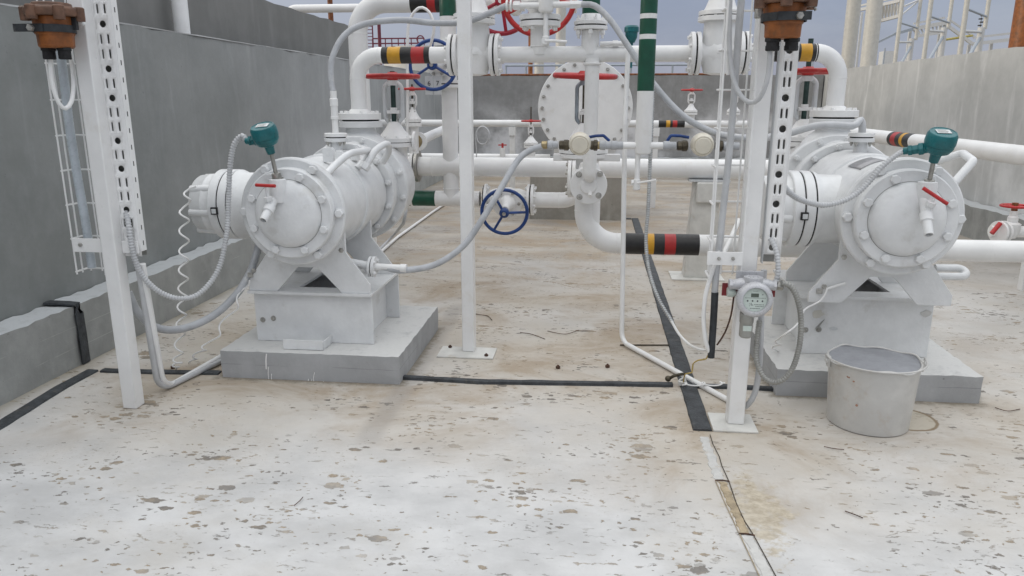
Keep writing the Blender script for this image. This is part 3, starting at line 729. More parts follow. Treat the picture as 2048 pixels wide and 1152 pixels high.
# ---- temperature transmitters
def transmitter(base, head, arm, label, face):
    t = thing('temperature_transmitter', label, 'transmitter', 'teal instrument heads')
    ax = (head-base).normalized(); L = (head-base).length
    part('probe_fitting', MB().rev([(.026, -.035), (.026, -.008)], base, ax, 6).rev([(.019, -.008), (.019, .012), (.013, .014)], base, ax, 20), 'steel', t)
    part('probe_stem', MB().cyl(base, base+ax*L*.62, .0085, 14), 'steel', t)
    hb = base+ax*L*.55
    fx = face.normalized()
    part('head', MB().rev([(.0, .0), (.017, .0), (.019, .02), (.021, .033), (.043, .045), (.050, .058), (.052, .064), (.052, .073), (.0485, .075)], hb, ax*.75+fx*.25, 32), 'teal paint', t, sharp=30)
    cb = hb + (ax*.75+fx*.25).normalized()*.0745; cx_ = (ax*.75+fx*.25).normalized()
    c = part('cap', MB().rev([(.0535, 0), (.0545, .006), (.053, .034), (.047, .046), (.043, .047), (.042, .0455)], cb, cx_, 36), 'teal paint', t, sharp=30)
    u = cx_.cross(V((0, 1, 0))).normalized(); w2 = cx_.cross(u); u = -u if u.x < 0 else u
    mm = MB(); o = cb+cx_*.0472
    w2 = -w2 if w2.y < 0 else w2
    rot = Matrix((u, w2, cx_)).transposed()
    mm.box((-.025, -.013, 0), (.025, .018, .0012), rot, o)
    lb = part('label_plate', mm, 'label white', c)
    for i in range(4):
        mk = MB().box((-.021, -.009+i*.0065, .0012), (.012+.003*(i % 3), -.0066+i*.0065, .0017), rot, o); part('print_line', mk, 'sensor grey', lb)
    e0 = cb - cx_*.012; d = (arm-e0).normalized(); La = (arm-e0).length
    part('conduit_entry', MB().rev([(.021, .03), (.021, La*.55), (.025, La*.56), (.025, La*.75), (.019, La*.76), (.019, La)], e0, d, 6), 'teal paint', t, bevel=.002)
    part('gland', MB().hexb(arm, d, .021, .014).cyl(arm, arm+d*.03, .014, 14), 'teal paint', t)
    return arm + d*.03
armL = transmitter(at(553, 352, 3.018), at(534, 268, 3.0), at(505, 281, 3.0), 'teal instrument head with a paper label above the left pump', V((.02, -1, .3)))
armR = transmitter(at(1858, 366, 3.018), at(1874, 288, 3.0), at(1824, 300, 3.02), 'teal instrument head with a paper label above the right pump', V((.05, -1, .3)))
# ================================================================== pipework
HY, HZ, HR = 4.13, at(1300, 107.5, 4.13).z, .0415
def hx(px, py=107, Y=HY): return at(px, py, Y).x
def yoke_valve(label, c, zw, Rw, zy, zc, zf, rf, foot, leg, mat='white paint', ymat=None, group=None, wheel='red paint', stem_up=0., tilt=(0, 0, 1), stem='stem green', rb=.0115):
    """rising-stem valve: c = (x, y); wheel, yoke top, cone top, bonnet flange heights; foot = lowest point of the body"""
    t = thing('yoke_valve', label, 'valve', group); x, y = c; ymat = ymat or mat
    b = part('body', MB().rev([(rf*.62, foot), (rf*.64, zf-.05), (rf*.7, zf-.002)], (x, y, 0), (0, 0, 1), 28), mat, t)
    flange(t, (x, y, zf-.026), (0, 0, 1), rf, .024, 0, mat=mat)
    part('gasket', MB().disc((x, y, zf-.002), (0, 0, 1), rf*.9, .004, 28), 'gasket', t)
    flange(t, (x, y, zf+.002), (0, 0, 1), rf, .024, 8, rf*.82, rf*.09, mat=mat)
    part('bonnet', MB().rev([(rf*.86, zf+.026), (rf*.8, zf+.034), (rf*.5, zf+(zc-zf)*.62), (leg*.62, zc-.004), (leg*.6, zc)], (x, y, 0), (0, 0, 1), 32), mat, t)
    m = MB()
    m.tube(fillet([(x-leg*.35, y, zc-.012), (x-leg, y, zc+.02), (x-leg, y, zy-.028), (x-leg*.3, y, zy)], leg*.7, 6), rb, 10)
    m.tube(fillet([(x+leg*.35, y, zc-.012), (x+leg, y, zc+.02), (x+leg, y, zy-.028), (x+leg*.3, y, zy)], leg*.7, 6), rb, 10)
    m.cyl((x, y, zy-.022), (x, y, zy+.006), leg*.62, 18)
    part('yoke', m, ymat, t)
    part('stem', MB().cyl((x, y, zc-.01), (x, y, zw+.03+stem_up), leg*.28, 14), stem, t)
    g0 = zc+(zy-zc)*.20
    g = part('gland', MB().box((x-leg*.7, y-.022, g0), (x+leg*.7, y+.022, g0+.018)).cyl((x, y, g0+.018), (x, y, g0+.034), leg*.4, 14), mat, t, bevel=.002)
    for s in (-1, 1): part('gland_bolt', MB().cyl((x+s*leg*.48, y-.012, zc-.03), (x+s*leg*.48, y-.012, g0+.02), .005, 8).hexb((x+s*leg*.48, y-.012, zc-.038), (0, 0, 1), .010, .014), 'nut steel', g)
    handwheel(t, (x, y, zw), tilt, Rw, Rw*.088, wheel, 4, Rw*.24, .4, 0, k=12)
    return t
def gate_valve(label, xl, xr, xc, group):
    t = thing('gate_valve', label, 'valve', group); W = 'white paint'; Y, z = HY, HZ
    part('body', MB().rev([(.055, xl), (.056, xl+.02), (.088, xl+.06), (.094, xc), (.088, xr-.06), (.056, xr-.02), (.055, xr)], (0, Y, z), (1, 0, 0), 36).rev([(.03, -.108), (.07, -.1), (.088, -.03), (.082, .1), (.078, .16)], (xc, Y, z), (0, 0, 1), 36), W, t)
    for x, s in ((xl, 1), (xr, -1)): flange(t, (x, Y, z), (-s, 0, 0), .108, .020, 8, .087, .011, W)
    flange(t, (xc, Y, z+.155), (0, 0, 1), .112, .024, 8, .092, .011, W)
    flange(t, (xc, Y, z+.184), (0, 0, 1), .110, .022, 0, W)
    part('gasket', MB().disc((xc, Y, z+.179), (0, 0, 1), .1, .006), 'gasket', t)
    part('bonnet', MB().rev([(.09, .20), (.075, .23), (.06, .27), (.045, .30)], (xc, Y, z), (0, 0, 1), 32), W, t)
    part('cast_pad', MB().box((xc-.02, Y-.095, z-.005), (xc+.03, Y-.08, z+.015)), W, t, bevel=.003)
    m = MB()
    for s in (-1, 1): m.tube(fillet([(xc+s*.03, Y, z+.29), (xc+s*.07, Y, z+.33), (xc+s*.07, Y, z+.48), (xc+s*.02, Y, z+.51)], .03, 6), .014, 10)
    part('yoke', m, W, t); part('stem', MB().cyl((xc, Y, z+.28), (xc, Y, z+.62), .014, 14), 'stem green', t)
    handwheel(t, (xc, Y, z+.54), (0, 0, 1), .15, .012, 'red paint', 4)
    return t
GL0, GL1 = hx(910), hx(989); GR0, GR1 = hx(1391), hx(1483)
gate_valve('left white gate valve on the upper header half hidden by the bare post', GL0+.02, GL1-.02, hx(949), 'gate valves of the upper header')
gate_valve('right white gate valve on the upper header behind the wire tray', GR0+.02, GR1-.02, hx(1436), 'gate valves of the upper header')

def discharge(label, xr, xv, s, nzl, bands):
    """riser on the pump nozzle, elbow, and horizontal run to the gate valve flange"""
    t = thing('discharge_pipe', label, 'pipe', 'pump discharge pipes'); y = HY-.01
    z0 = nzl
    flange(t, (xr, y, z0), (0, 0, 1), .119, .034, 8, .097, .010, 'white paint')
    part('weld_neck', MB().rev([(.062, 0), (.052, .018), (.044, .022)], (xr, y, z0+.034), (0, 0, 1), 28), 'white paint', t)
    pipe(t, [(xr, y, z0+.03), (xr, y, HZ), (xv, y, HZ)], HR+.002, 'white paint', .125, seams=[((xr, y, HZ-.125), (0, 0, 1)), ((xr+s*.125, y, HZ), (1, 0, 0))])
    part('flange', MB().disc((xv, HY, HZ), (s, 0, 0), .108, .020, 40), 'white paint', t)
    for i in range(8):
        a = PI/8+PI/4*i; part('bolt', MB().hexb((xv, HY+.087*math.cos(a), HZ+.087*math.sin(a)), (-s, 0, 0), .011, .014), 'white paint', t)
    part('gasket', MB().disc((xv+s*.0205, HY, HZ), (s, 0, 0), .098, .008), 'gasket', t)
    for a, b, m in bands: band(t, (hx(a, 115), y, HZ), (hx(b, 115), y, HZ), HR+.002, m)
    return t
discharge('left discharge pipe rising and bending to the header with yellow and red bands', -1.315, GL0-.029, 1, .775+.370, [(767, 779, 'black tape'), (779, 804, 'yellow tape'), (804, 826, 'black tape'), (826, 851, 'red tape'), (851, 862, 'black tape')])
discharge('right discharge pipe rising and bending to the header behind the orange box', 1.218, GR1+.029, -1, .795+.370, [(1619, 1631, 'black tape'), (1597, 1619, 'yellow tape'), (1575, 1597, 'black tape'), (1552, 1575, 'red tape'), (1540, 1552, 'black tape')])

h = thing('header_pipe', 'white upper header pipe with two tees between the gate valves', 'pipe')
W = 'white paint'; xa, xb = GL1+.009, GR0-.009
pipe(h, [(xa, HY, HZ), (xb, HY, HZ)], HR, W)
for x, s in ((xa, 1), (xb, -1)):
    part('gasket', MB().disc((x-s*.009, HY, HZ), (s, 0, 0), .098, .008), 'gasket', h)
    flange(h, (x, HY, HZ), (s, 0, 0), .108, .020, 8, .087, .011, W)
xt = hx(1080, 60); xc = hx(1181, 70)
part('tee', MB().cyl((xt, HY, HZ), (xt, HY, at(1080, 42, HY).z), .05, 28).torus((xt, HY, HZ+.04), (0, 0, 1), .05, .005, 28, 6), W, h)
zf = at(1080, 42, HY).z
flange(h, (xt, HY, zf-.03), (0, 0, 1), .108, .026, 0, mat=W)
part('gasket', MB().disc((xt, HY, zf-.004), (0, 0, 1), .1, .007), 'gasket', h)
for i in range(8):
    a = PI/8+PI/4*i; part('bolt', MB().hexb((xt+.085*math.cos(a), HY+.085*math.sin(a), zf-.031), (0, 0, -1), .012, .016), W, h)
v = thing('header_valve', 'white valve bolted on top of the header behind the drain pot', 'valve')
part('flange', MB().disc((xt, HY, zf+.003), (0, 0, 1), .108, .026, 40), W, v)
part('body', MB().rev([(.06, .029), (.062, .05), (.10, .09), (.105, .16), (.08, .24), (.07, .3)], (xt, HY, zf), (0, 0, 1), 32), W, v)
# check valve and green topped riser
zc = at(1181, 97, HY).z
part('branch', MB().cyl((xc, HY, HZ), (xc, HY, at(1181, 61, HY).z), .047, 28), W, h)
zk = at(1181, 60, HY).z
flange(h, (xc, HY, zk), (0, 0, 1), .088, .018, 8, .07, .010, W)
for i in range(6):
    a = PI/6+PI/3*i; part('stud', MB().hexb((xc+.072*math.cos(a), HY+.072*math.sin(a), zk-.022), (0, 0, 1), .013, .02).cyl((xc+.072*math.cos(a), HY+.072*math.sin(a), zk-.04), (xc+.072*math.cos(a), HY+.072*math.sin(a), zk), .006, 8), W, h)
part('side_stub', MB().cyl((xc+.05, HY-.03, HZ+.05), (hx(1252, 90), HY-.03, HZ+.05), .012, 12).hexb((hx(1225, 90), HY-.03, HZ+.05), (1, 0, 0), .018, .03), W, h)
g = thing('riser_pipe', 'white vertical riser with a dark green band above the header check flange', 'pipe')
part('gasket', MB().disc((xc, HY, zk+.018), (0, 0, 1), .08, .007), 'gasket', g)
part('flange', MB().disc((xc, HY, zk+.025), (0, 0, 1), .088, .018, 36), W, g)
for i in range(8):
    a = PI/8+PI/4*i; part('nut', MB().hexb((xc+.07*math.cos(a), HY+.07*math.sin(a), zk+.043), (0, 0, 1), .011, .014).cyl((xc+.07*math.cos(a), HY+.07*math.sin(a), zk+.05), (xc+.07*math.cos(a), HY+.07*math.sin(a), zk+.072), .006, 8), W, g)
part('pipe', MB().rev([(.06, .043), (.05, .075), (.045, .08), (.045, .75)], (xc, HY, zk), (0, 0, 1), 28), W, g)
band(g, (xc, HY, at(1181, 29, HY).z), (xc, HY, at(1181, -20, HY).z), .0455, 'green tape')

# thin drop pipe from the header and thick suction pipe with its blind disc
SY = 4.3; sx = at(1170, 420, SY).x; sz = at(1350, 489, SY).z; sr = .060
d = thing('drop_pipe', 'thin white vertical pipe dropping from the header to the bolted disc', 'pipe')
dx = at(1182, 230, HY).x
pipe(d, [(dx, HY-.02, HZ-.02), (dx, HY-.02, .845), (dx+.001, HY+.05, .845)], .0375, W, .03)
part('collar', MB().torus((dx, HY-.02, HZ-.05), (0, 0, 1), .041, .007, 28, 8), W, d)
s = thing('suction_pipe', 'thick white suction pipe bending to the right with black yellow and red bands', 'pipe')
pipe(s, [(sx, SY, .80), (sx, SY, sz), (3.24, SY, sz), (3.24, SY, .95)], sr, W, .185, n=32, seams=[((sx, SY, sz+.19), (0, 0, 1)), ((sx+.19, SY, sz), (1, 0, 0))])
dc = at(1177, 371, 4.16)
part('branch', MB().cyl((dc.x, 4.17, dc.z), (dc.x, 4.36, dc.z), .068, 28).rev([(.068, .55), (.07, .84), (.05, .90)], (dc.x, SY+.02, 0), (0, 0, 1), 28), W, s)
part('flange', MB().disc((dc.x, 4.195, dc.z), (0, -1, 0), .104, .022, 44, .003), W, s)
part('cover', MB().disc((dc.x, 4.172, dc.z), (0, -1, 0), .103, .020, 44, .003).rev([(.05, .02), (.042, .03), (.02, .034), (.001, .035)], (dc.x, 4.172, dc.z), (0, -1, 0), 28), W, s)
for px, py in ((1158, 349), (1200, 348), (1159, 394), (1197, 391)):
    q = at(px, py, 4.152); part('bolt', MB().rev([(.017, 0), (.017, .003)], (q.x, 4.152, q.z), (0, -1, 0), 14).hexb((q.x, 4.15, q.z), (0, -1, 0), .0125, .013).cyl((q.x, 4.14, q.z), (q.x, 4.127, q.z), .006, 8), 'nut steel', s)
part('plug', MB().cyl((dc.x+.01, 4.152, dc.z-.03), (dc.x+.01, 4.125, dc.z-.055), .012, 12), W, s)
fx = at(1143, 358, 4.42).x
for o in (0, .024): part('flange', MB().disc((fx+o, 4.42, at(1143, 358, 4.42).z), (-1, 0, 0), .108, .020, 40), W, s)
for i in range(6):
    a = PI/6+PI/3*i; part('bolt', MB().hexb((fx-.02, 4.42+.084*math.cos(a), at(1143, 358, 4.42).z+.084*math.sin(a)), (-1, 0, 0), .012, .014), 'nut steel', s)
part('side_neck', MB().cyl((fx, 4.42, at(1143, 358, 4.42).z), (dc.x, 4.40, dc.z), .06, 24), W, s)
for a, b, m in ((1247, 1289, 'black tape'), (1289, 1307, 'yellow tape'), (1307, 1328, 'black tape'), (1328, 1350, 'red tape'), (1350, 1397, 'black tape')):
    band(s, (at(a, 489, SY).x, SY, sz), (at(b, 489, SY).x, SY, sz), sr, m)
# middle yoke valve above the strainer
c = at(1170, 152, 4.62)
yoke_valve('large yoke valve with red wheel and bare metal yoke in front of the round vessel', (c.x, 4.62), c.z, .178, at(1170, 163, 4.62).z, at(1170, 246, 4.62).z, at(1170, 306, 4.62).z, .150, .70, .045, W, 'bare metal', tilt=(.03, -.05, 1), stem='dark fitting', rb=.012)
part('cross_bar', MB().box((at(1108, 308, 4.62).x, 4.55, at(1108, 320, 4.62).z), (at(1240, 308, 4.62).x, 4.60, at(1108, 306, 4.62).z)), W, THINGS[-1], bevel=.004)
# yoke valves beside the discharge pipes
c = at(785, 153, 4.36)
yl = yoke_valve('yoke valve with thick red wheel right behind the left discharge pipe', (c.x, 4.36), c.z, .148, at(785, 163, 4.36).z, at(776, 243, 4.36).z, at(785, 284, 4.36).z, .112, .74, .052, W, 'grey paint', 'red wheeled valves beside the pumps', rb=.0125)
part('side_flange', MB().disc(at(826, 283, 4.36), (1, .1, 0), .058, .016, 28).cyl(at(826, 283, 4.36)-V((.12, 0, 0)), at(826, 283, 4.36), .03, 16), W, yl)
c = at(1616, 143, 4.36)
yoke_valve('yoke valve with thick red wheel and tall stem left of the right discharge pipe', (c.x, 4.36), c.z, .150, at(1616, 154, 4.36).z, at(1613, 238, 4.36).z, at(1616, 282, 4.36).z, .112, .74, .05, W, 'grey paint', 'red wheeled valves beside the pumps', stem_up=.14, rb=.0135)

# ---- rear manifold: big cross pipe, column with valves
CY = 5.4
k = thing('cross_pipe', 'wide white pipe running across behind both pumps', 'pipe')
za, r_ = at(1350, 337.5, CY).z, .069
xl = at(833, 340, CY).x
pipe(k, [(xl-.25, CY, za), (1.45, CY, za)], r_, W, n=32)
for o in (-.03, .0): part('flange', MB().disc((xl+o, CY, za), (1, 0, 0), .115, .022, 36), W if o else 'steel', k)
for i in range(8):
    a = PI/8+PI/4*i; part('bolt', MB().hexb((xl-.032, CY+.09*math.cos(a), za+.09*math.sin(a)), (-1, 0, 0), .012, .016), W, k)
part('seam', MB().torus((xl+.12, CY, za), (1, 0, 0), r_, .003, 32, 6), W, k)
s2 = thing('pipe_support', 'grey white steel column holding up the wide cross pipe', 'support')
q0, q1 = at(1380, 560, CY), at(1426, 357, CY); bx0, bx1 = at(1372, 540, CY-.02).x, at(1428, 540, CY-.02).x
part('column', MB().prism([(bx0-.02, .008), (bx1+.01, .008), (bx1-.005, za-r_-.012), (bx0+.02, za-r_-.012)], CY-.07, CY+.07), 'old white', s2, bevel=.003)
part('base_plate', MB().box((bx0-.11, CY-.14, .0005), (bx1+.06, CY+.13, .008)), 'old white', s2)
part('saddle', MB().box((bx0-.02, CY-.09, za-r_-.012), (bx1+.06, CY+.09, za-r_+.0)), 'grey paint', s2)
part('end_plate', MB().box((bx0+.03, CY-.10, za-r_-.16), (bx1+.02, CY-.072, za-r_-.014)), 'old white', s2, bevel=.012, seg=3)
cl = thing('column_pipe', 'white vertical pipe with dark green top band and number tags, behind the bare post', 'pipe')
colx, colz = at(899, 200, CY).x, at(1100, 400, CY).z
pipe(cl, [(colx, CY, 2.4), (colx, CY, colz)], .0565, W, n=28)
part('tee', MB().cyl((at(795, 402, CY).x-.2, CY, colz), (at(960, 402, CY).x, CY, colz), .0565, 28).torus((colx, CY, colz+.075), (0, 0, 1), .0575, .004, 28, 6), W, cl)
band(cl, (colx, CY, at(896, 33, CY).z), (colx, CY, at(896, -25, CY).z), .0565, 'green tape')
for a, b, m in ((795, 822, 'green tape'), (827, 872, 'green tape')): band(cl, (at(a, 402, CY).x, CY, colz), (at(b, 402, CY).x, CY, colz), .0565, m)
for zz in (at(900, 93, CY).z, at(900, 167, CY).z):
    part('flange', MB().disc((colx, CY, zz), (0, 0, 1), .105, .022, 36).disc((colx, CY, zz-.03), (0, 0, 1), .105, .022, 36), W, cl)
    part('gasket', MB().disc((colx, CY, zz-.008), (0, 0, 1), .098, .008), 'gasket', cl)
for px, ch in ((858, '6'), (875, '7')):
    q = at(px, 167, 5.22); tg = part('number_tag', MB().box((q.x-.028, 5.222, q.z-.075), (q.x+.026, 5.226, q.z+.05)), 'label white', cl)
    label_text(ch, .045, V((q.x, 5.2212, q.z)), FACE, 'ink', tg)
def side_wheel_valve(label, c, Rw, yw, body, rr):
    t = thing('gate_valve', label, 'valve', 'gate valves with blue wheels'); x, z = c
    d = (V((body.x, body.y, body.z))-V((x, yw, z))).normalized()
    part('body', MB().rev([(.03, -.06), (rr, -.03), (rr*1.05, .05), (rr*.7, .10)], body, -d, 28), W, t)
    part('bonnet', MB().disc(V(body)-d*.08, -d, rr*1.25, .022, 32).rev([(rr*.75, .0), (.03, .09), (.026, .16)], V(body)-d*.10, -d, 24), W, t)
    part('stem', MB().cyl(V(body)-d*.15, V((x, yw, z))-d*.05, .013, 12), 'nut steel', t)
    for i in range(6):
        e, u, w = frame(d); a = PI/3*i
        part('bolt', MB().hexb(V(body)-d*.102+(u*math.cos(a)+w*math.sin(a))*rr*1.02, -d, .012, .016), 'nut steel', t)
    handwheel(t, (x, yw, z), -d, Rw, .0125, 'blue paint', 3, .034, (1.05 if rr > .06 else -PI/2), -.02)
    return t
c = at(1009, 424, 5.1)
lv = side_wheel_valve('white gate valve with a blue handwheel low beside the bare post', (c.x, c.z), .158, 5.1, V((at(1016, 408, CY).x, CY, colz)), .085)
xv0, xv1 = at(975, 400, CY).x, at(1055, 400, CY).x
part('through_body', MB().rev([(.058, xv0), (.08, xv0+.06), (.08, xv1-.06), (.058, xv1)], (0, CY, colz), (1, 0, 0), 28), W, lv)
for x, ax in ((xv0, -1), (xv1, 1)):
    flange(lv, (x, CY, colz), (ax, 0, 0), .112, .018, 8, .09, .012, W, both=True)
    part('gasket', MB().disc((x+ax*.018, CY, colz), (ax, 0, 0), .104, .008), 'gasket', lv)
c = at(866, 130, 5.15)
side_wheel_valve('white gate valve with a blue handwheel high on the green topped column', (c.x, c.z), .160, 5.15, V((colx-.05, CY-.02, c.z)), .06)
e = thing('elbow_pipe', 'white pipe from the low blue wheeled valve bending up behind the suction pipe', 'pipe')
part('flange', MB().disc((xv1+.028, CY, colz), (1, 0, 0), .112, .020, 36), W, e)
for i in range(8):
    a = PI/8+PI/4*i; part('bolt', MB().hexb((xv1+.048, CY+.09*math.cos(a), colz+.09*math.sin(a)), (1, 0, 0), .012, .016), W, e)
pipe(e, [(xv1+.04, CY, colz), (at(1164, 400, CY).x, CY, colz), (at(1164, 400, CY).x, CY, .70)], .0565, W, .15, seams=[((at(1118, 400, CY).x, CY, colz), (1, 0, 0))])
# tall riser
ty = 5.75; tx = at(716, 80, ty).x; tz = at(800, 5, ty).z
t = thing('riser_pipe', 'tall white riser behind the left discharge pipe bending right at the top', 'pipe')
pipe(t, [(tx, ty, .0), (tx, ty, tz), (-.55, ty, tz)], .073, W, .22, n=32, seams=[((tx, ty, tz-.22), (0, 0, 1))])
for a, b, m in ((823, 857, 'black tape'), (857, 873, 'red tape'), (873, 886, 'black tape')): band(t, (at(a, 5, ty).x, ty, tz), (at(b, 5, ty).x, ty, tz), .073, m)
# white conduit loop
solo('wire_conduit', MB().tube(smooth([at(815, 275, 4.95), at(815, 180, 4.95), at(815, 90, 4.95), at(819, 42, 4.95), at(838, 16, 4.95), at(858, 24, 4.95), at(868, 55, 4.95), at(860, 95, 5.0), at(852, 125, 5.1)], .02), .0095, 10), W, 'thin white conduit looping over behind the left discharge pipe', 'conduit')
# small valve with flange behind
c = at(824, 178, 5.0)
sv = yoke_valve('small yoke valve with a thin red wheel left of the green topped column', (c.x, 5.0), c.z, .085, at(824, 184, 5.0).z, at(824, 214, 5.0).z, at(824, 245, 5.0).z, .056, .90, .026, W, stem='dark fitting', rb=.007)
q = at(836, 283, 5.0); q2 = at(890, 258, 5.9)
part('branch', MB().cyl(q-V((.06, 0, 0)), q, .035, 18).cyl(q, q2, .033, 18), W, sv)
part('gasket', MB().disc(q-V((.02, 0, 0)), q2-q, .05, .02), 'brass', sv)
part('flange', MB().disc(q, q2-q, .062, .02, 28), W, sv)

# ---- vessel
VY = 7.9; vc = at(1170, 216, VY)
v = thing('pressure_vessel', 'big white round vessel end with a ring of bolts, on a concrete block', 'vessel')
part('shell', MB().rev([(.43, .055), (.43, 1.1), (.36, 1.25), (.1, 1.35)], (vc.x, VY, vc.z), (0, 1, 0), 64), W, v)
part('flange', MB().disc((vc.x, VY+.035, vc.z), (0, 1, 0), .487, .04, 72, .004), W, v)
part('cover', MB().disc((vc.x, VY+.03, vc.z), (0, -1, 0), .485, .035, 72, .004), W, v)
for i in range(24):
    a = 2*PI*i/24; part('bolt', MB().hexb((vc.x+.44*math.cos(a), VY-.005, vc.z+.44*math.sin(a)), (0, -1, 0), .019, .022).cyl((vc.x+.44*math.cos(a), VY-.02, vc.z+.44*math.sin(a)), (vc.x+.44*math.cos(a), VY-.045, vc.z+.44*math.sin(a)), .011, 8), 'nut steel', v)
for s in (-1, 1): part('leg', MB().box((vc.x+s*.28-.05, VY+.3, .5), (vc.x+s*.28+.05, VY+.6, vc.z-.26)), W, v)

# ---- low rear pipe with bands and its little valves
BY = 9.0; bz = at(1100, 247, BY).z
b = thing('rear_pipe', 'slim white pipe with colour bands along the far wall', 'pipe')
pipe(b, [(at(700, 247, BY).x, BY, bz), (at(1520, 247, BY).x, BY, bz)], .040, W)
for a, c_, m in ((1317, 1332, 'black tape'), (1332, 1340, 'yellow tape'), (1340, 1345, 'black tape'), (1345, 1354, 'red tape'), (1354, 1369, 'black tape')):
    band(b, (at(a, 247, BY).x, BY, bz), (at(c_, 247, BY).x, BY, bz), .040, m)
for px, w_ in ((1025, 13), (1312, 13)):
    x0, x1 = at(px-w_/2, 260, BY).x, at(px+w_/2, 260, BY).x
    sp = thing('pipe_stand', 'white stand under the slim rear pipe left of the vessel' if px < 1100 else 'white stand under the slim rear pipe right of the striped pole', 'stand')
    part('head', MB().box((x0, BY-.05, bz-.14), (x1, BY+.05, bz-.041)), W, sp); part('leg', MB().box((x0+.008, BY-.03, .0005), (x1-.008, BY+.03, bz-.14)), W, sp)
b2 = thing('rear_pipe', 'slim white pipe near the deck behind the bare post', 'pipe')
pipe(b2, [(at(700, 315, 8.2).x, 8.2, at(1000, 315, 8.2).z), (at(1100, 315, 8.2).x, 8.2, at(1000, 315, 8.2).z)], .04, W)
for px, lab in ((1384, 'tiny yoke valve with red wheel above the banded rear pipe'), (1470, 'tiny yoke valve with red wheel seen through the right wire tray')):
    c = at(px, 180, BY); yoke_valve(lab, (c.x, BY), c.z, .115, at(px, 185, BY).z, at(px, 207, BY).z, at(px, 225, BY).z, .075, bz, .035, W, group='tiny valves on the rear pipe', rb=.009, stem='nut steel')
c = at(1062, 242, 7.2)
yoke_valve('small valve with thin red wheel and long bare stem left of the vessel', (c.x, 7.2), c.z, .088, at(1062, 250, 7.2).z, at(1062, 270, 7.2).z, at(1062, 290, 7.2).z, .068, at(1062, 312, 7.2).z, .022, W, stem_up=.10, stem='dark fitting', rb=.008)
c = at(1005, 290, 8.15)
tp = thing('tap', 'tiny red handled tap on the low rear pipe beside the bare post', 'tap')
part('body', MB().cyl((c.x, 8.15, c.z-.13), (c.x, 8.15, c.z-.03), .03, 14), W, tp); part('handle', MB().box((c.x-.045, 8.14, c.z-.006), (c.x+.045, 8.16, c.z+.006)).cyl((c.x, 8.15, c.z-.03), (c.x, 8.15, c.z+.02), .012, 10), 'red paint', tp)
wc = at(965, 271, 7.4)
solo('wire_coil', (lambda m: [m.tube([V((wc.x+(.062+.004*(i % 3))*math.cos(2*PI*k/36), 7.4+.006*i, wc.z+(.085+.004*(i % 2))*math.sin(2*PI*k/36))) for k in range(36)], .005, 6, True) for i in range(4)] and m)(MB()).tube([at(951, 275, 7.4), at(953, 300, 7.4), at(953, 318, 7.4)], .006, 6), 'conduit grey', 'coil of white cable hanging under the slim rear pipe beside the bare post', 'cable coil')
# wall side pipe on the right and its neighbour
wp = thing('side_pipe', 'fat white pipe with maroon and yellow bands along the right wall', 'pipe')
wx, wz = 2.9, at(1900, 292, 6.6).z
wz = atx(1900, 292, wx).z
pipe(wp, [(wx, 4.2, wz), (wx, 9.6, wz), (wx+.25, 9.9, wz)], .068, W, .2, n=28)
yA, yB = atx(1787, 282, wx).y, atx(1830, 285, wx).y
L = yA-yB
for f0, f1, m in ((0, .28, 'black tape'), (.28, .42, 'yellow tape'), (.42, .62, 'black tape'), (.62, .85, 'red tape'), (.85, 1, 'black tape')): band(wp, (wx, yB+L*f0, wz), (wx, yB+L*f1, wz), .068, m)
for yy in (5.2, 8.4): part('leg', MB().box((wx-.03, yy, .0005), (wx+.03, yy+.06, wz-.066)), W, wp)
# little red valve far right
c = at(2030, 412, 4.9)
rv = thing('hand_valve', 'small brass stemmed valve with a red wheel at the far right', 'valve')
part('body', MB().rev([(.03, -.20), (.05, -.17), (.05, -.11), (.03, -.10), (.03, -.07), (.022, -.06), (.022, -.03)], c, (0, 0, 1), 18).cyl(c+V((-.12, 0, -.16)), c+V((.3, 0, -.16)), .035, 18), W, rv)
part('stem', MB().cyl(c+V((0, 0, -.06)), c+V((0, 0, .02)), .018, 12), 'rust brown', rv)
handwheel(rv, c, (0, 0, 1), .075, .008, 'red paint', 4)
part('flange', MB().disc(c+V((-.05, -.02, -.16)), (-1, -.4, 0), .07, .016, 28).disc(c+V((-.08, -.03, -.16)), (-1, -.4, 0), .07, .016, 28), W, rv)
part('lever', MB().tube([c+V((-.1, -.06, -.10)), c+V((-.15, -.08, -.16))], .014, 10), 'red paint', rv)

# ---- drain pots
p1 = at(1092, 12, 4.02)
t = thing('drain_pot', 'white drain pot with a lever tap above the header pipe', 'drain pot', 'drain pots joining the grey hoses')
zb = at(1092, 26, 4.02).z
part('pot', MB().rev([(.026, zb), (.036, zb+.006), (.0385, zb+.012), (.0385, 2.2)], (p1.x, 4.02, 0), (0, 0, 1), 28), W, t)
part('drain_tube', MB().cyl((p1.x, 4.02, HZ+.03), (p1.x, 4.02, zb+.01), .0125, 14).rev([(.016, HZ+.035), (.019, HZ+.04), (.019, HZ+.08), (.014, HZ+.085)], (p1.x, 4.02, 0), (0, 0, 1), 14), W, t)
la, lb = at(1090, 82, 3.99), at(1134, 84, 3.99)
part('lever', MB().cyl(la+V((0, .03, 0)), la-V((0, .012, 0)), .017, 14).tube([la-V((0, .008, 0)), la*.6+lb*.4+V((0, -.008, .002)), lb-V((0, .008, 0))], .008, 10), W, t)
zarm = at(1060, 11, 4.02).z
part('side_arm', MB().cyl((at(1040, 11, 4.02).x, 4.02, zarm), (p1.x, 4.02, zarm), .0155, 14).hexb((at(1040, 11, 4.02).x, 4.02, zarm), (-1, 0, 0), .024, .035).disc((at(1020, 14, 4.02).x, 4.02, zarm), (1, 0, 0), .028, .01, 24).disc((at(1016, 14, 4.02).x, 4.02, zarm), (-1, 0, 0), .028, .01, 24), W, t)
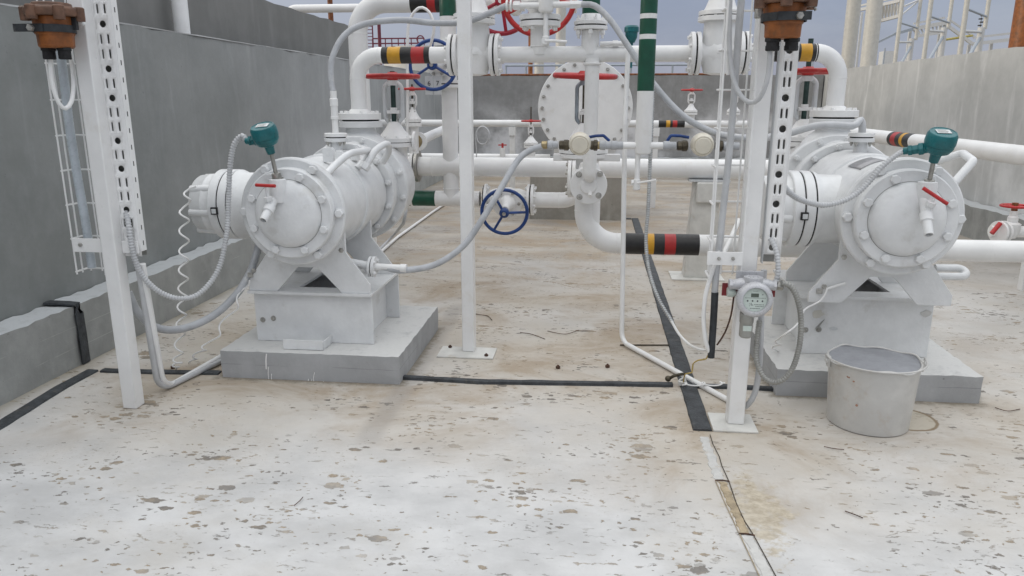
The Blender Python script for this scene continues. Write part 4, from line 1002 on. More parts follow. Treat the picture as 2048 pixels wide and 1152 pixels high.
part('side_arm', MB().cyl((p1.x, 4.02, zarm+.002), (at(1165, 8, 4.02).x, 4.02, zarm+.002), .0155, 14).hexb((at(1140, 8, 4.02).x, 4.02, zarm+.002), (1, 0, 0), .021, .05), W, t)
armB = V((at(1012, 14, 4.02).x, 4.02, zarm)); armC = V((at(1163, 8, 4.02).x, 4.02, zarm+.002))
PY = 3.65; px_ = at(1288, 250, PY)
t = thing('drain_pot', 'tall white drain pot with dark green striped top and two side arms', 'drain pot', 'drain pots joining the grey hoses')
zb = at(1288, 308, PY).z
X0 = at(1288, 250, PY).x
part('pot', MB().rev([(.030, zb), (.036, zb+.004), (.0385, zb+.012), (.0385, 2.3)], (X0, PY, 0), (0, 0, 1), 32), W, t)
zg = [at(1286, y, PY).z for y in (182, 79, 69, 38, 28)] + [2.2]
for a, b_ in ((zg[0], zg[1]), (zg[2], zg[3]), (zg[4], zg[5])): band(t, (X0, PY, a), (X0, PY, b_), .0385, 'green tape')
dq = at(1275, 330, PY)
part('drain_tube', MB().cyl((dq.x, PY, zb+.01), (dq.x, PY, at(1275, 355, PY).z), .0125, 14).rev([(.0125, 0), (.0165, .004), (.0165, .05), (.013, .054), (.013, .064)], (dq.x, PY, at(1275, 380, PY).z), (0, 0, 1), 14), W, t)
la, lb = at(1274, 366, PY-.02), at(1312, 360, PY-.04)
part('lever', MB().hexb(la+V((-.015, .02, 0)), (-1, 0, 0), .014, .012).tube([la, la*.5+lb*.5, lb], .0045, 8), W, t)
zz = at(1250, 291, PY).z
part('side_arm', MB().cyl((at(1240, 292, PY).x, PY, zz), (X0, PY, zz), .017, 16).cyl((X0, PY, zz), (at(1330, 292, PY).x, PY, zz), .017, 16), W, t)
def cap_assembly(label, pts, capx, lever, right):
    """round cream cap in the line with hex unions, couplings and a blue lever tap behind"""
    t = thing('line_fitting', label, 'pipe fitting', 'cream capped fittings on the hose line')
    c = at(capx, 281, PY); z = zz
    part('cap', MB().rev([(.030, -.01), (.050, .0), (.054, .02), (.053, .055), (.046, .072), (.043, .074), (.041, .071), (.036, .078), (.001, .081)], (c.x, PY+.02, z+.012), (0, -1, -.12), 36), 'cap cream', t, sharp=28)
    for kind, a, b_ in pts:
        A, B = at(a, 291, PY).x, at(b_, 291, PY).x
        if kind == 'hex': part('union', MB().rev([(.017, 0), (.022, .004), (.022, (B-A)*.45), (.026, (B-A)*.5), (.026, (B-A)*.9), (.018, B-A)], (A, PY, z), (1, 0, 0), 8), 'dark fitting', t, bevel=.001)
        elif kind == 'grey': part('coupling', MB().rev([(.019, 0), (.022, .003), (.022, (B-A)*.5), (.019, (B-A)*.53), (.019, B-A)], (A, PY, z), (1, 0, 0), 20), 'hose grey', t)
        elif kind == 'brass': part('ferrule', MB().rev([(.016, 0), (.019, .003), (.019, B-A-.003), (.016, B-A)], (A, PY, z), (1, 0, 0), 20), 'brass', t)
    a, b_, e_ = lever
    A, B, E_ = at(a, 275, PY+.05), at(b_, 271, PY+.05), at(e_, 282, PY+.05)
    part('lever', MB().tube(fillet([A, (A+B)/2+V((0, 0, .003)), B, E_], .012, 4), .0075, 10), 'blue paint', t)
    return t
cap_assembly('left cream capped fitting with blue lever between grey hose and striped pot', [('brass', 1083, 1095), ('grey', 1095, 1116), ('hex', 1118, 1139), ('hex', 1180, 1196), ('brass', 1194, 1200), ('grey', 1199, 1222), ('grey', 1222, 1246)], 1160, (1175, 1207, 1219), 0)
cap_assembly('right cream capped fitting with blue lever beside the wire tray', [('grey', 1326, 1352), ('hex', 1354, 1376), ('hex', 1430, 1446), ('grey', 1446, 1478)], 1404, (1378, 1342, 1334), 1)

# ================================================================== hoses, conduits, wires
def hose(label, pts, r, mat='hose grey', name='hose', n=12, step=.02, cat='hose', group=None, rings=()):
    P = smooth(pts, step); t = solo(name, MB().tube(P, r, n), mat, label, cat, group)
    for f in rings:
        i = int(f*(len(P)-2)); part('clamp_ring', MB().cyl(P[i], P[i+1], r*1.12, 14), 'steel', t)
    return t
hose('grey hose sagging from the left pump drain up to the cream capped fitting', [sideL, sideL+V((.06, 0, -.004)), at(800, 541, 3.3), at(868, 530, 3.34), at(926, 492, 3.40), at(966, 436, 3.44), at(1000, 380, 3.5), at(1036, 320, 3.58), at(1062, 300, 3.63), at(1085, 292, PY)], .0155, 'hose grey', group='grey hoses')
part('hose_end', MB().rev([(.014, -.01), (.016, 0), (.016, .12), (.02, .122), (.02, .15)], sideL, (1, 0, -.03), 16), W, pumpL)
hose('grey hose arching from the left pump top past the bare post to the upper pot', [tapL+V((0, 0, .22)), at(662, 160, 3.74), at(664, 118, 3.76), at(688, 72, 3.82), at(730, 48, 3.88), at(800, 40, 3.92), at(870, 46, 3.95), at(930, 44, 3.97), at(975, 28, 4.0), armB], .0155, 'hose grey', group='grey hoses')
st = solo('standpipe', MB().rev([(.0155, 0), (.0155, .085), (.02, .087), (.02, .10), (.0175, .102), (.0175, .15), (.02, .152), (.02, .185), (.016, .19), (.016, .225)], tapL, (0, 0, 1), 18).disc(tapL, (0, 0, 1), .058, .018, 28), W, 'short white standpipe on the left pump top flange', 'pipe')
hose('long grey hose sweeping from the upper pot behind the striped pot to the wire tray', [armC, at(1190, 12, 4.0), at(1222, 42, 3.95), at(1258, 95, 3.88), at(1305, 165, 3.8), at(1362, 228, 3.72), at(1420, 262, 3.68), at(1472, 274, 3.66), at(1530, 276, 3.66)], .0155, 'hose grey', group='grey hoses')
hose('grey conduit crossing behind the right post to the right pump top flange', [at(1530, 276, 3.66), at(1580, 266, 3.64), at(1630, 252, 3.62), at(1668, 250, 3.62), at(1705, 252, 3.64), tapR+V((-.012, 0, .075)), tapR+V((0, 0, .04)), tapR+V((0, 0, .0))], .0165, 'conduit grey', group='grey hoses')
part('flange', MB().disc(tapR, (0, 0, 1), .058, .018, 28), W, THINGS[-1])
hose('thick grey hose curving from behind the left post under the left pump', [at(256, 585, 2.85), at(276, 625, 2.87), at(312, 655, 2.92), at(362, 658, 2.98), at(422, 634, 3.08), at(470, 592, 3.18), at(500, 545, 3.26), at(515, 500, 3.34), at(522, 470, 3.4)], .0175, 'hose grey', group='grey hoses')
def ribbed(label, pts, r, mat='conduit grey', pitch=.0115, depth=.24, group='ribbed flexible conduits'):
    P = even(smooth(pts, .003), pitch/4)
    return solo('ribbed_conduit', MB().tube(P, r, 10, radf=lambda i: r*(1, 1-depth*.6, 1-depth*1.4, 1-depth*.6)[i % 4]), mat, label, 'conduit', group, sharp=80)
ribbed('ribbed conduit drooping from the left instrument head to the perforated channel', [armL, at(484, 272, 3.02), at(468, 290, 3.02), at(460, 335, 3.02), at(457, 400, 3.01), at(453, 470, 2.98), at(436, 540, 2.94), at(400, 586, 2.89), at(360, 597, 2.84), at(318, 583, 2.79), at(284, 550, 2.745), at(266, 505, 2.72), at(258, 455, 2.72), at(252, 422, 2.75)], .0125, 'conduit grey')
ribbed('ribbed conduit drooping from the right instrument head to the right channel', [armR, at(1790, 312, 3.02), at(1762, 335, 3.0), at(1730, 372, 2.98), at(1695, 398, 2.95), at(1650, 410, 2.92), at(1608, 402, 2.88), at(1582, 388, 2.84), at(1566, 370, 2.80)], .0115, 'conduit grey')
ribbed('long ribbed conduit hanging behind the striped pot down to the black strip', [at(1306, 50, 3.72), at(1306, 130, 3.72), at(1304, 230, 3.72), at(1300, 330, 3.72), at(1296, 420, 3.72), at(1292, 480, 3.72), at(1298, 540, 3.70), at(1316, 595, 3.66), at(1345, 645, 3.6)], .0105, 'galvanised')
hose('white cable tail running from the ribbed conduit to the hanging black tail', [at(1343, 642, 3.6), at(1358, 668, 3.55), at(1380, 690, 3.45), at(1405, 700, 3.3), at(1418, 698, 3.2)], .0065, W, 'cable', 8, cat='cable')
ribbed('ribbed conduit looping from the gas detector down behind its post, dark above and white below', [at(1562, 566, 2.70), at(1580, 572, 2.70), at(1594, 596, 2.70), at(1602, 640, 2.70), at(1598, 695, 2.70), at(1582, 742, 2.71), at(1556, 764, 2.72), at(1530, 756, 2.75), at(1514, 725, 2.78), at(1513, 690, 2.80), at(1519, 640, 2.80)], .0115, 'sensor grey', pitch=.010, depth=.2)
ribbed('ribbed conduit coming out of the right channel to the gas detector', [at(1541, 478, 2.78), at(1549, 492, 2.76), at(1555, 515, 2.74), at(1556, 545, 2.73), at(1552, 562, 2.73)], .0105, 'conduit grey')
# conduit laid on the deck
solo('conduit_pipe', MB().tube(fillet([at(1256, 108, 3.95), at(1250, 250, 3.85), V((gr(1243, 690).x, gr(1243, 690).y, .02)), gr(1452, 798, .012), gr(1475, 812, .012)], .06, 8), .0125, 12), W, 'slim white conduit dropping beside the striped pot and crossing the deck to the post', 'conduit')
solo('conduit_pipe', MB().tube(smooth([gr(1480, 818, .015), at(1497, 808, 2.83), at(1510, 785, 2.83), at(1518, 740, 2.83), at(1521, 690, 2.83), at(1523, 620, 2.83), at(1528, 540, 2.83)], .02), .0115, 12), 'conduit grey', 'grey conduit curving up from the deck behind the gas detector post', 'conduit')
for k, (o, lab) in enumerate(((0, 'outer white conduit bending at the left post foot towards the plinth'), (.027, 'inner white conduit bending at the left post foot towards the plinth'))):
    q0 = at(276+k*9, 528, 2.76); q1 = gr(322+k*6, 783-k*5, .014); q2 = gr(442, 722-k*9, .016+.005*k)
    solo('conduit_pipe', MB().tube(fillet([q0, q1+V((-.012*(1-k), 0, 0)), q2, q2+(q2-q1)*.3], .09, 9), .0125, 12), W if k else 'conduit grey', lab, 'conduit', 'twin conduits at the left post')
solo('conduit_pipe', MB().tube(fillet([gr(905, 398, .02), gr(868, 422, .02), gr(795, 474, .02), gr(760, 505, .02)], .05, 5), .013, 10), W, 'white conduit lying on the deck behind the left pump', 'conduit', 'deck conduits behind the left pump')
solo('conduit_pipe', MB().tube(fillet([at(812, 420, 4.6), at(808, 445, 4.5), gr(790, 468, .03), gr(745, 512, .03)], .08, 6), .011, 10), 'conduit grey', 'grey conduit dropping to the deck behind the left pump', 'conduit', 'deck conduits behind the left pump')
solo('tie_rod', MB().cyl(gr(1240, 690, .005), gr(1340, 690, .005), .004, 8), 'dark fitting', 'thin dark rod lying between the white conduit and the black strip', 'rod')
# tray contents
hose('blue grey conduit inside the left wire tray', [at(120, 100, 2.755), at(128, 160, 2.755), at(140, 260, 2.755), at(156, 360, 2.755), at(172, 450, 2.755), at(184, 535, 2.755)], .0165, 'pale conduit', 'conduit_pipe', cat='conduit')
hose('thick grey conduit leaning inside the right wire tray', [at(1488, -60, 2.81), at(1476, 80, 2.81), at(1466, 220, 2.81), at(1456, 330, 2.81), at(1444, 440, 2.81), at(1434, 530, 2.80), at(1428, 600, 2.79)], .0125, 'conduit grey', 'conduit_pipe', cat='conduit')
hose('black rubber tail hanging below the right wire tray', [at(1430, 585, 2.785), at(1427, 640, 2.785), at(1422, 715, 2.785)], .0135, 'rubber', 'rubber_sleeve', 14, cat='sleeve')
hose('white cable bowing out below the right wire tray', [at(1438, 500, 2.80), at(1424, 545, 2.79), at(1411, 590, 2.78), at(1407, 640, 2.78), at(1412, 685, 2.78), at(1420, 705, 2.785)], .0085, W, 'cable', 10, cat='cable')
hose('thin white cable running down inside the right wire tray', [at(1459, -40, 2.80), at(1457, 80, 2.80), at(1456, 150, 2.80)], .006, W, 'cable', 8, cat='cable')
hose('white cable crossing from the right wire tray towards the cross pipe', [at(1441, 520, 2.9), at(1460, 480, 3.0), at(1478, 440, 3.1)], .010, W, 'cable', 10, cat='cable')
hose('thin dark brown cable hanging from behind the gas detector', [at(1468, 590, 2.80), at(1462, 630, 2.80), at(1450, 665, 2.80), at(1434, 690, 2.80)], .0034, 'twig', 'cable', 8, cat='cable')
def coil(name, label, pts, R0, r, turns, mat=W, stretch=1.):
    P = smooth(pts, .006); n = len(P); out = []
    for i, p in enumerate(P):
        f = i/(n-1); a = 2*PI*turns*f; k = min(1, f*12, (1-f)*12)
        out.append(p + V((math.cos(a)*R0*k, math.sin(a)*R0*k*.9, 0)))
    return solo(name, MB().tube(out, r, 8), mat, label, 'coiled wire', 'coiled white earth wires')
coil('coiled_wire', 'tightly coiled white wire hanging from the left pump end cover to the deck', [at(392, 372, 3.14), at(376, 382, 3.13), at(369, 420, 3.12), at(368, 500, 3.1), at(366, 580, 3.08), at(362, 650, 3.06), at(356, 715, 3.02), gr(353, 738, .006)], .021, .0042, 11.5)
coil('coiled_wire', 'stretched coiled white wire trailing from the left pump saddle to the deck', [at(499, 560, 3.2), at(484, 590, 3.18), at(462, 625, 3.14), at(440, 660, 3.1), at(415, 690, 3.06), gr(378, 726, .006)], .019, .004, 4.5)
coil('coiled_wire', 'stretched coiled white wire from the right pump saddle to the deck', [at(1655, 575, 3.19), at(1640, 605, 3.17), at(1615, 620, 3.15), at(1590, 645, 3.12), at(1560, 680, 3.08), gr(1545, 712, .006)], .014, .004, 4)
coil('coiled_wire', 'coiled white wire lying over the black strip crossing', [gr(1365, 770, .03), gr(1395, 768, .03), gr(1425, 768, .03), gr(1450, 766, .03)], .022, .0035, 2.5)
hose('thin yellowish wire springing from the black strip crossing', [gr(1366, 766, .01), at(1371, 748, 3.05), at(1384, 745, 3.05), at(1386, 728, 3.05), at(1398, 720, 3.0), at(1412, 718, 2.97), at(1418, 704, 2.95)], .003, 'yellow wire', 'wire', 6, cat='wire')
kn = thing('wire_knot', 'knot of dark and white cable ends at the black strip crossing', 'wire knot')
rnd = random.Random(5); c = gr(1362, 768, .012)
part('dark_ends', MB().tube(smooth([c+V((-.05, .03, .012)), c+V((-.03, .02, .03)), c+V((.0, .03, .035)), c+V((.02, .05, .03))], .01), .007, 8).ball(c+V((-.055, .03, .012)), .014), 'dark fitting', kn)
part('white_ends', MB().tube(smooth([c, c+V((.012, -.01, .02)), c+V((.022, .0, .008)), c+V((.01, .01, .025)), c+V((-.01, 0, .01)), c+V((.02, -.02, .012))], .006), .005, 8).box(c+V((-.012, -.012, -.004)), c+V((.006, .004, .014))), 'joint white', kn)
# earth clip wire on the right pump saddle
hose('short white plug lead clipped to the right pump saddle', [at(1690, 567, 3.205), at(1672, 572, 3.20), at(1655, 578, 3.20)], .0055, W, 'cable', 8, cat='cable')

# ================================================================== junction boxes
def junction_box(label, c, lid_z, bottom_z, rt, rb, strap):
    t = thing('junction_box', label, 'junction box', 'rusty orange junction boxes'); x, y = c
    hgt = lid_z-bottom_z
    part('body', MB().rev([(rb*.9, bottom_z), (rb, bottom_z+.006), (rb*1.03, bottom_z+hgt*.42), (rb*1.10, bottom_z+hgt*.44), (rt, lid_z-.012), (rt, lid_z)], (x, y, 0), (0, 0, 1), 10), 'orange primer', t, bevel=.004)
    l = part('lid', MB().rev([(rt*1.32, lid_z), (rt*1.36, lid_z+.006), (rt*1.36, lid_z+.026), (rt*1.30, lid_z+.030), (rt*1.0, lid_z+.034), (rt*.96, lid_z+.046), (rt*.3, lid_z+.05)], (x, y, 0), (0, 0, 1), 12), 'brown lid', t, bevel=.003)
    for i in range(6):
        a = PI/3*i+.35; part('lid_bolt', MB().rev([(.018, -.010), (.019, .0), (.019, .034), (.015, .038)], (x+rt*1.3*math.cos(a), y+rt*1.3*math.sin(a), lid_z-.004), (0, 0, 1), 12), 'brown lid', l)
    for s in (-1, 1):
        gx = x+s*rb*.52
        part('gland', MB().hexb((gx, y-.006, bottom_z+.002), (0, 0, -1), .026, .012).cyl((gx, y-.006, bottom_z-.01), (gx, y-.006, bottom_z-.034), .021, 16).hexb((gx, y-.006, bottom_z-.022), (0, 0, -1), .023, .016), 'gasket', t)
    zs = bottom_z+hgt*.62
    part('strap', MB().rev([(rt*1.04, zs-.014), (rt*1.05, zs), (rt*1.04, zs+.012)], (x, y, 0), (0, 0, 1), 24, False).box((x+strap[0], y-rt*1.12, zs-.014), (x+strap[1], y-rt*.98, zs+.012)), 'rubber', t)
    part('strap_bolt', MB().hexb((x+strap[2], y-rt*1.12, zs-.002), (0, -1, 0), .012, .014), 'nut steel', t)
    return t
cL = at(103, 60, 2.60)
junction_box('orange junction box with brown lid beside the left post', (cL.x+.012, 2.60), at(100, 34, 2.6).z, at(108, 97, 2.6).z, .066, .058, (-.10, .01, -.03))
a, b_ = at(140, 37, 2.62), at(180, 58, 2.62)
bk = solo('box_bracket', MB().box((a.x, 2.62, b_.z), (PL.x+.03, 2.626, a.z)), 'galvanised', 'short galvanised bracket between the left orange box and the post', 'bracket')
part('bolt', MB().hexb((b_.x-.02, 2.62, (a.z+b_.z)/2), (0, -1, 0), .006, .005), 'label white', bk); part('clamp_block', MB().box((a.x-.02, 2.605, b_.z-.003), (a.x+.03, 2.619, a.z)), 'rubber', bk)
cR = at(1567, 45, 2.66)
junction_box('orange junction box above the perforated channel of the gas detector post', (cR.x, 2.66), at(1567, 9, 2.66).z, at(1562, 78, 2.66).z, .069, .058, (-.035, .068, .03))
part('hook', MB().tube([at(1628, -10, 2.62), at(1628, 12, 2.62), at(1632, 21, 2.62)], .005, 8), 'nut steel', THINGS[-1])
part('side_clamp', MB().box(at(1511, 36, 2.68)+V((0, -.01, 0)), at(1526, 10, 2.68)+V((0, .03, 0))), 'nut steel', THINGS[-1], bevel=.004)
hose('white cable looping from the left orange box down into the wire tray', [at(101, 113, 2.6), at(101, 135, 2.6), at(106, 175, 2.6), at(118, 207, 2.61), at(131, 217, 2.63), at(143, 203, 2.66), at(147, 170, 2.69), at(144, 130, 2.71), at(139, 108, 2.72)], .0078, W, 'cable', 10, cat='cable')
hose('grey white cable looping from the right orange box up into the wire tray', [at(1540, 95, 2.66), at(1539, 125, 2.66), at(1533, 165, 2.67), at(1518, 198, 2.69), at(1500, 205, 2.72), at(1482, 192, 2.74), at(1468, 162, 2.76), at(1460, 110, 2.78), at(1459, 40, 2.79), at(1461, -30, 2.79)], .0085, 'conduit grey', 'cable', 10, cat='cable')

# ================================================================== gas detector
t = thing('gas_detector', 'round grey gas detector with a green display on the right post', 'gas detector')
D = at(1508, 598, 2.675); AX = V((0, -1, .10)).normalized(); B0 = D-AX*.02
G = 'detector grey'
part('housing', MB().rev([(.045, -.045), (.055, -.04), (.057, .0), (.0565, .018)], B0, AX, 40).rev([(.036, 0), (.034, .03)], B0+V((0, .02, .045)), (0, 0, 1), 24), G, t)
rg = MB()
prof = [(.0, .018), (.0625, .018), (.064, .024), (.064, .036), (.060, .046), (.053, .052), (.046, .053), (.0435, .050), (.0425, .040)]
part('cover_ring', rg.rev([(max(r_, .03), z) for r_, z in prof], B0, AX, 64, caps=False), G, t, sharp=50)
m = MB()
for i in range(12): a = 2*PI*i/12; e, u, w = frame(AX); m.cyl(B0+AX*.022+(u*math.cos(a)+w*math.sin(a))*.0615, B0+AX*.037+(u*math.cos(a)+w*math.sin(a))*.0610, .0045, 10)
part('grip_lugs', m, G, t)
pf = part('display_panel', MB().disc(B0+AX*.036, AX, .0425, .004, 48, .0005), 'panel green', t)
e = AX; u = V((1, 0, 0)); w = e.cross(u); w = -w if w.z < 0 else w
rot = Matrix((u, w, e)).transposed(); o = B0+AX*.0402
part('screen', MB().box((-.015, .010, 0), (.012, .023, .0008), rot, o), 'lcd', pf)
for i in range(4): part('button', MB().rev([(.0028, 0), (.0028, .001), (.001, .0014)], o+u*(-.026+.0172*i)+w*(-.004), e, 12), 'ink', pf)
m = MB()
for y0, xs in ((.006, (-.036, .036)), (.031, (-.008, .008))):
    x = xs[0]
    while x < xs[1]: m.box((x, y0, 0), (x+.0028, y0+.0014, .0005), rot, o); x += .0046
for y0, x0, x1 in ((-.018, -.002, .032), (-.024, .002, .028), (-.032, -.016, .016)):
    x = x0
    while x < x1: m.box((x, y0, 0), (x+.0032, y0+.0018, .0005), rot, o); x += .0050
m.box((-.014, -.020, 0), (-.0125, -.011, .0005), rot, o).box((-.012, -.020, 0), (-.006, -.018, .0005), rot, o).box((-.020, -.016, 0), (-.018, -.014, .0005), rot, o).box((-.020, -.023, 0), (-.018, -.021, .0005), rot, o).box((.024, .018, 0), (.027, .021, .0005), rot, o)
part('panel_print', m, 'ink', pf)
for s, px in ((-1, 1462), (1, 1551)):
    q = at(px, 571, 2.72); part('cable_port', MB().rev([(.024, 0), (.023, .035), (.018, .055), (.018, .062)], (D.x+s*.012, 2.72, D.z+.045), (s, 0, -.06), 24).hexb((D.x+s*.073, 2.72, D.z+.042), (s, 0, 0), .020, .012), G, t)
part('gland', MB().rev([(.015, 0), (.016, .002), (.016, .02), (.014, .022)], (D.x+.085, 2.715, D.z+.042), (1, 0, -.1), 8), 'steel', t)
part('mount_plate', MB().box((PR.x-.05, 2.755, D.z+.055), (PR.x+.05, 2.762, D.z+.085)), G, t, bevel=.002)
part('clamp', MB().box((D.x-.098, 2.770, D.z-.015), (D.x+.095, 2.776, D.z+.033)), 'dirty red', t)
part('ear', MB().rev([(.012, 0), (.018, .01), (.018, .03)], (D.x-.055, 2.735, D.z+.008), (-1, 0, 0), 16), 'panel green', t)
sq = at(1491, 660, 2.66)
sn = part('sensor', MB().rev([(.026, D.z-.055), (.025, D.z-.09), (.0235, D.z-.092), (.0235, D.z-.142), (.018, D.z-.148)], (D.x-.018, 2.685, 0), (0, 0, 1), 28), 'sensor grey', t)
part('sensor_label', MB().box((D.x-.033, 2.6603, D.z-.118), (D.x-.003, 2.662, D.z-.098)), 'panel green', sn)

# ================================================================== bucket
bc = (gr(1657, 846)+gr(1815, 846))/2
bx, by = 1.106, 2.90
b = thing('bucket', 'dented aluminium bucket with paint drips standing before the right plinth', 'bucket')
rnd = random.Random(9); n = 64; H = .268
def ringb(r, z, wob=0., dz=0.):
    return [V((bx+r*(1+wob*math.sin(2*a+.6)+wob*.6*math.sin(5*a))*math.cos(a), by+r*(1+wob*math.sin(2*a+.6)+wob*.6*math.sin(5*a))*math.sin(a), z+dz*math.sin(3*a+1)+dz*.8*math.sin(7*a))) for a in [2*PI*i/n for i in range(n)]]
part('shell', MB().rings([ringb(.145, .0012), ringb(.150, .004), ringb(.1515, .02), ringb(.1555, .09, .003), ringb(.161, .18, .006), ringb(.1655, .25, .014, .001), ringb(.167, H-.006, .016, .005)], False), 'bucket metal', b)
part('lining', MB().rings([ringb(.1655, H-.006, .016, .005), ringb(.163, .25, .010, .001), ringb(.1585, .18, .006), ringb(.1525, .09, .003), ringb(.148, .022), ringb(.142, .014), ringb(.02, .012)]), 'bucket inside', b)
part('rim', MB().tube(ringb(.1675, H-.004, .016, .005), .0042, 10, True), 'bucket metal', b)
for a in (PI*1.0, -.08):
    q = V((bx+.172*math.cos(a), by+.172*math.sin(a), H-.018))
    part('ear', MB().box((q.x-.006, q.y-.014, q.z-.022), (q.x+.006, q.y+.014, q.z+.022)).cyl(q+V((.008*math.cos(a), -.012, .004)), q+V((.008*math.cos(a), .012, .004)), .008, 12), 'bucket metal', b, bevel=.003)
P = [V((bx+.182*math.cos(a), by+.177*math.sin(a), H+.002-.014*math.sin(-a) if 0 else H+.004)) for a in [PI+ (PI-.08)*i/30 for i in range(31)]]
P = [V((bx-.180, by, H-.012)), V((bx-.184, by+.004, H+.008))] + P[2:-2] + [V((bx+.184, by-.004, H+.010)), V((bx+.180, by-.01, H-.012))]
part('handle', MB().tube(smooth(P, .01), .0034, 8), 'bucket metal', b)
# small dribbles of old paint on the bucket
for px, py, w_, h_, mt in ((1682, 757, .010, .026, ''), (1701, 765, .006, .013, ''), (1690, 742, .006, .018, ''), (1716, 744, .006, .012, ''), (1712, 812, .01, .010, '')):
    q = at(px, py, 2.76); dq = V((q.x-bx, q.y-by, 0)); dq = dq.normalized()*.1645; 
    part('paint_spot', MB().ball((bx+dq.x, by+dq.y, q.z), h_*.5, (dq.x, dq.y, 0), 10, 6, .12), 'rust stain', b)

# ================================================================== small litter on the deck
def twig(label, pts, r): return solo('twig', MB().tube(smooth(pts, .01), r*.62, 6), 'twig', label, 'twig')
twig('dark forked twig lying on the white deck in front', [gr(588, 1011, .004), gr(598, 1003, .008), gr(606, 994, .006)], .0022)
twig('thin curved twig lying near the gas detector base plate', [gr(1648, 893, .004), gr(1668, 897, .006), gr(1688, 899, .004)], .0022)
twig('long thin twig on the stained deck between the posts', [gr(1040, 665, .005), gr(1062, 668, .006), gr(1090, 678, .005)], .003)
twig('forked brown twig on the stained deck left of the white conduit', [gr(1095, 662, .004), gr(1130, 668, .006), gr(1158, 660, .005)], .0026)
twig('small curled twig on the white deck at the right edge', [gr(1990, 815, .004), gr(2015, 822, .007), gr(2040, 818, .004)], .0026)
twig('broken twig on the white deck below the bucket', [gr(1690, 1022, .004), gr(1712, 1030, .006), gr(1726, 1036, .004)], .0026)
twig('dark twig on the stained deck beside the middle post', [gr(950, 628, .005), gr(975, 632, .006), gr(984, 640, .005)], .003)
for i, (px, py, lab) in enumerate(((1116, 737, 'dark rusty nut lying on the deck right of the bare post plate'), (1215, 735, 'dark rusty nut lying on the deck left of the white conduit'), (346, 737, 'rusty bolt end on the black strip beside the left conduits'))):
    q = gr(px, py); solo('nut', MB().hexb((q.x, q.y, .001), (0, 0, 1), .011, .012).cyl((q.x, q.y, .002), (q.x, q.y, .018), .005, 8), 'twig', lab, 'nut')
# ================================================================== beyond the walls
def vpole(name, label, cat, px, py0, Y, r, z1, mat, group=None, base=-.25):
    q = at(px, py0, Y); return solo(name, MB().cyl((q.x, Y, base), (q.x, Y, z1), r, 20), mat, label, cat, group)
q = atx(365, 66, -2.94)
solo('vent_pipe', MB().cyl((-2.94, q.y, 0), (-2.94, q.y, 2.9), .054, 20), 'white paint', 'white vertical pipe standing between the two left walls', 'pipe')
zz = at(640, 17, 10.4).z
solo('overhead_pipe', MB().tube(fillet([V((at(575, 17, 10.4).x, 10.4, .2)), V((at(575, 17, 10.4).x, 10.4, zz)), V((at(760, 17, 10.4).x, 10.4, zz))], .12, 8), .055, 18), 'white paint', 'white pipe bending over the top of the taller left wall', 'pipe')
vpole('rusty_pole', 'thin rusty pole behind the end of the taller left wall', 'pole', 662, 40, 15, .05, 6, 'rust brown')
vpole('rusty_pole', 'rusty orange pole behind the header pipe near the red wheels', 'pole', 1061, 120, 17, .05, 7, 'orange primer')
vpole('flue_pole', 'thick pale pole rising behind the end wall, half shaded', 'pole', 1121, 100, 18, .115, 8, 'cream paint')
vpole('pale_bollard', 'short pale tank neck peeping over the end wall', 'tank', 1078, 140, 18, .11, at(1078, 124, 18).z, 'cream paint')
vpole('tall_mast', 'left of two thick cream masts beyond the right wall', 'mast', 1697, 110, 19, .155, 12, 'cream paint', 'thick cream masts')
vpole('tall_mast', 'right of two thick cream masts beyond the right wall', 'mast', 1738, 110, 18, .165, 12, 'cream paint', 'thick cream masts')
vpole('rusty_column', 'broad orange column at the right edge beyond the right wall', 'column', 2050, 60, 11, .16, 7, 'orange primer')
# brown pipe and handrail over the end wall
t = thing('brown_pipe', 'thin brown pipe with yellow clips along the top of the end wall', 'pipe')
zb = at(1200, 149.5, 13.35).z
part('pipe', MB().cyl((at(930, 149, 13.35).x, 13.35, zb), (at(1480, 149, 13.35).x, 13.35, zb), .022, 10), 'rust brown', t)
for px in (947, 1436): x = at(px, 148, 13.35).x; part('clip', MB().box((x-.04, 13.3, zb-.06), (x+.04, 13.4, zb+.05)), 'yellow tape', t)
t = thing('handrail', 'thin dark handrail beyond the end wall', 'handrail')
zr = at(1200, 130.5, 16).z
part('rail', MB().cyl((at(1010, 130, 16).x, 16, zr), (at(1385, 130, 16).x, 16, zr), .02, 8), 'far grey', t)
for px in (1012, 1052, 1118, 1222, 1262, 1345, 1380): x = at(px, 135, 16).x; part('post', MB().cyl((x, 16, -.25), (x, 16, zr), .02, 8), 'far grey', t)
q = at(1258, 70, 5.0)
t = thing('instrument_head', 'teal instrument head half hidden behind the striped pot', 'transmitter')
part('head', MB().rev([(.02, -.06), (.034, -.03), (.036, -.002), (.042, .0), (.042, .025), (.034, .035)], at(1263, 64, 4.6), (0, 0, 1), 24), 'teal paint', t); part('stem', MB().cyl(at(1263, 64, 4.6)-V((0, 0, .055)), at(1263, 64, 4.6)-V((0, 0, .2)), .012, 12), 'teal paint', t)
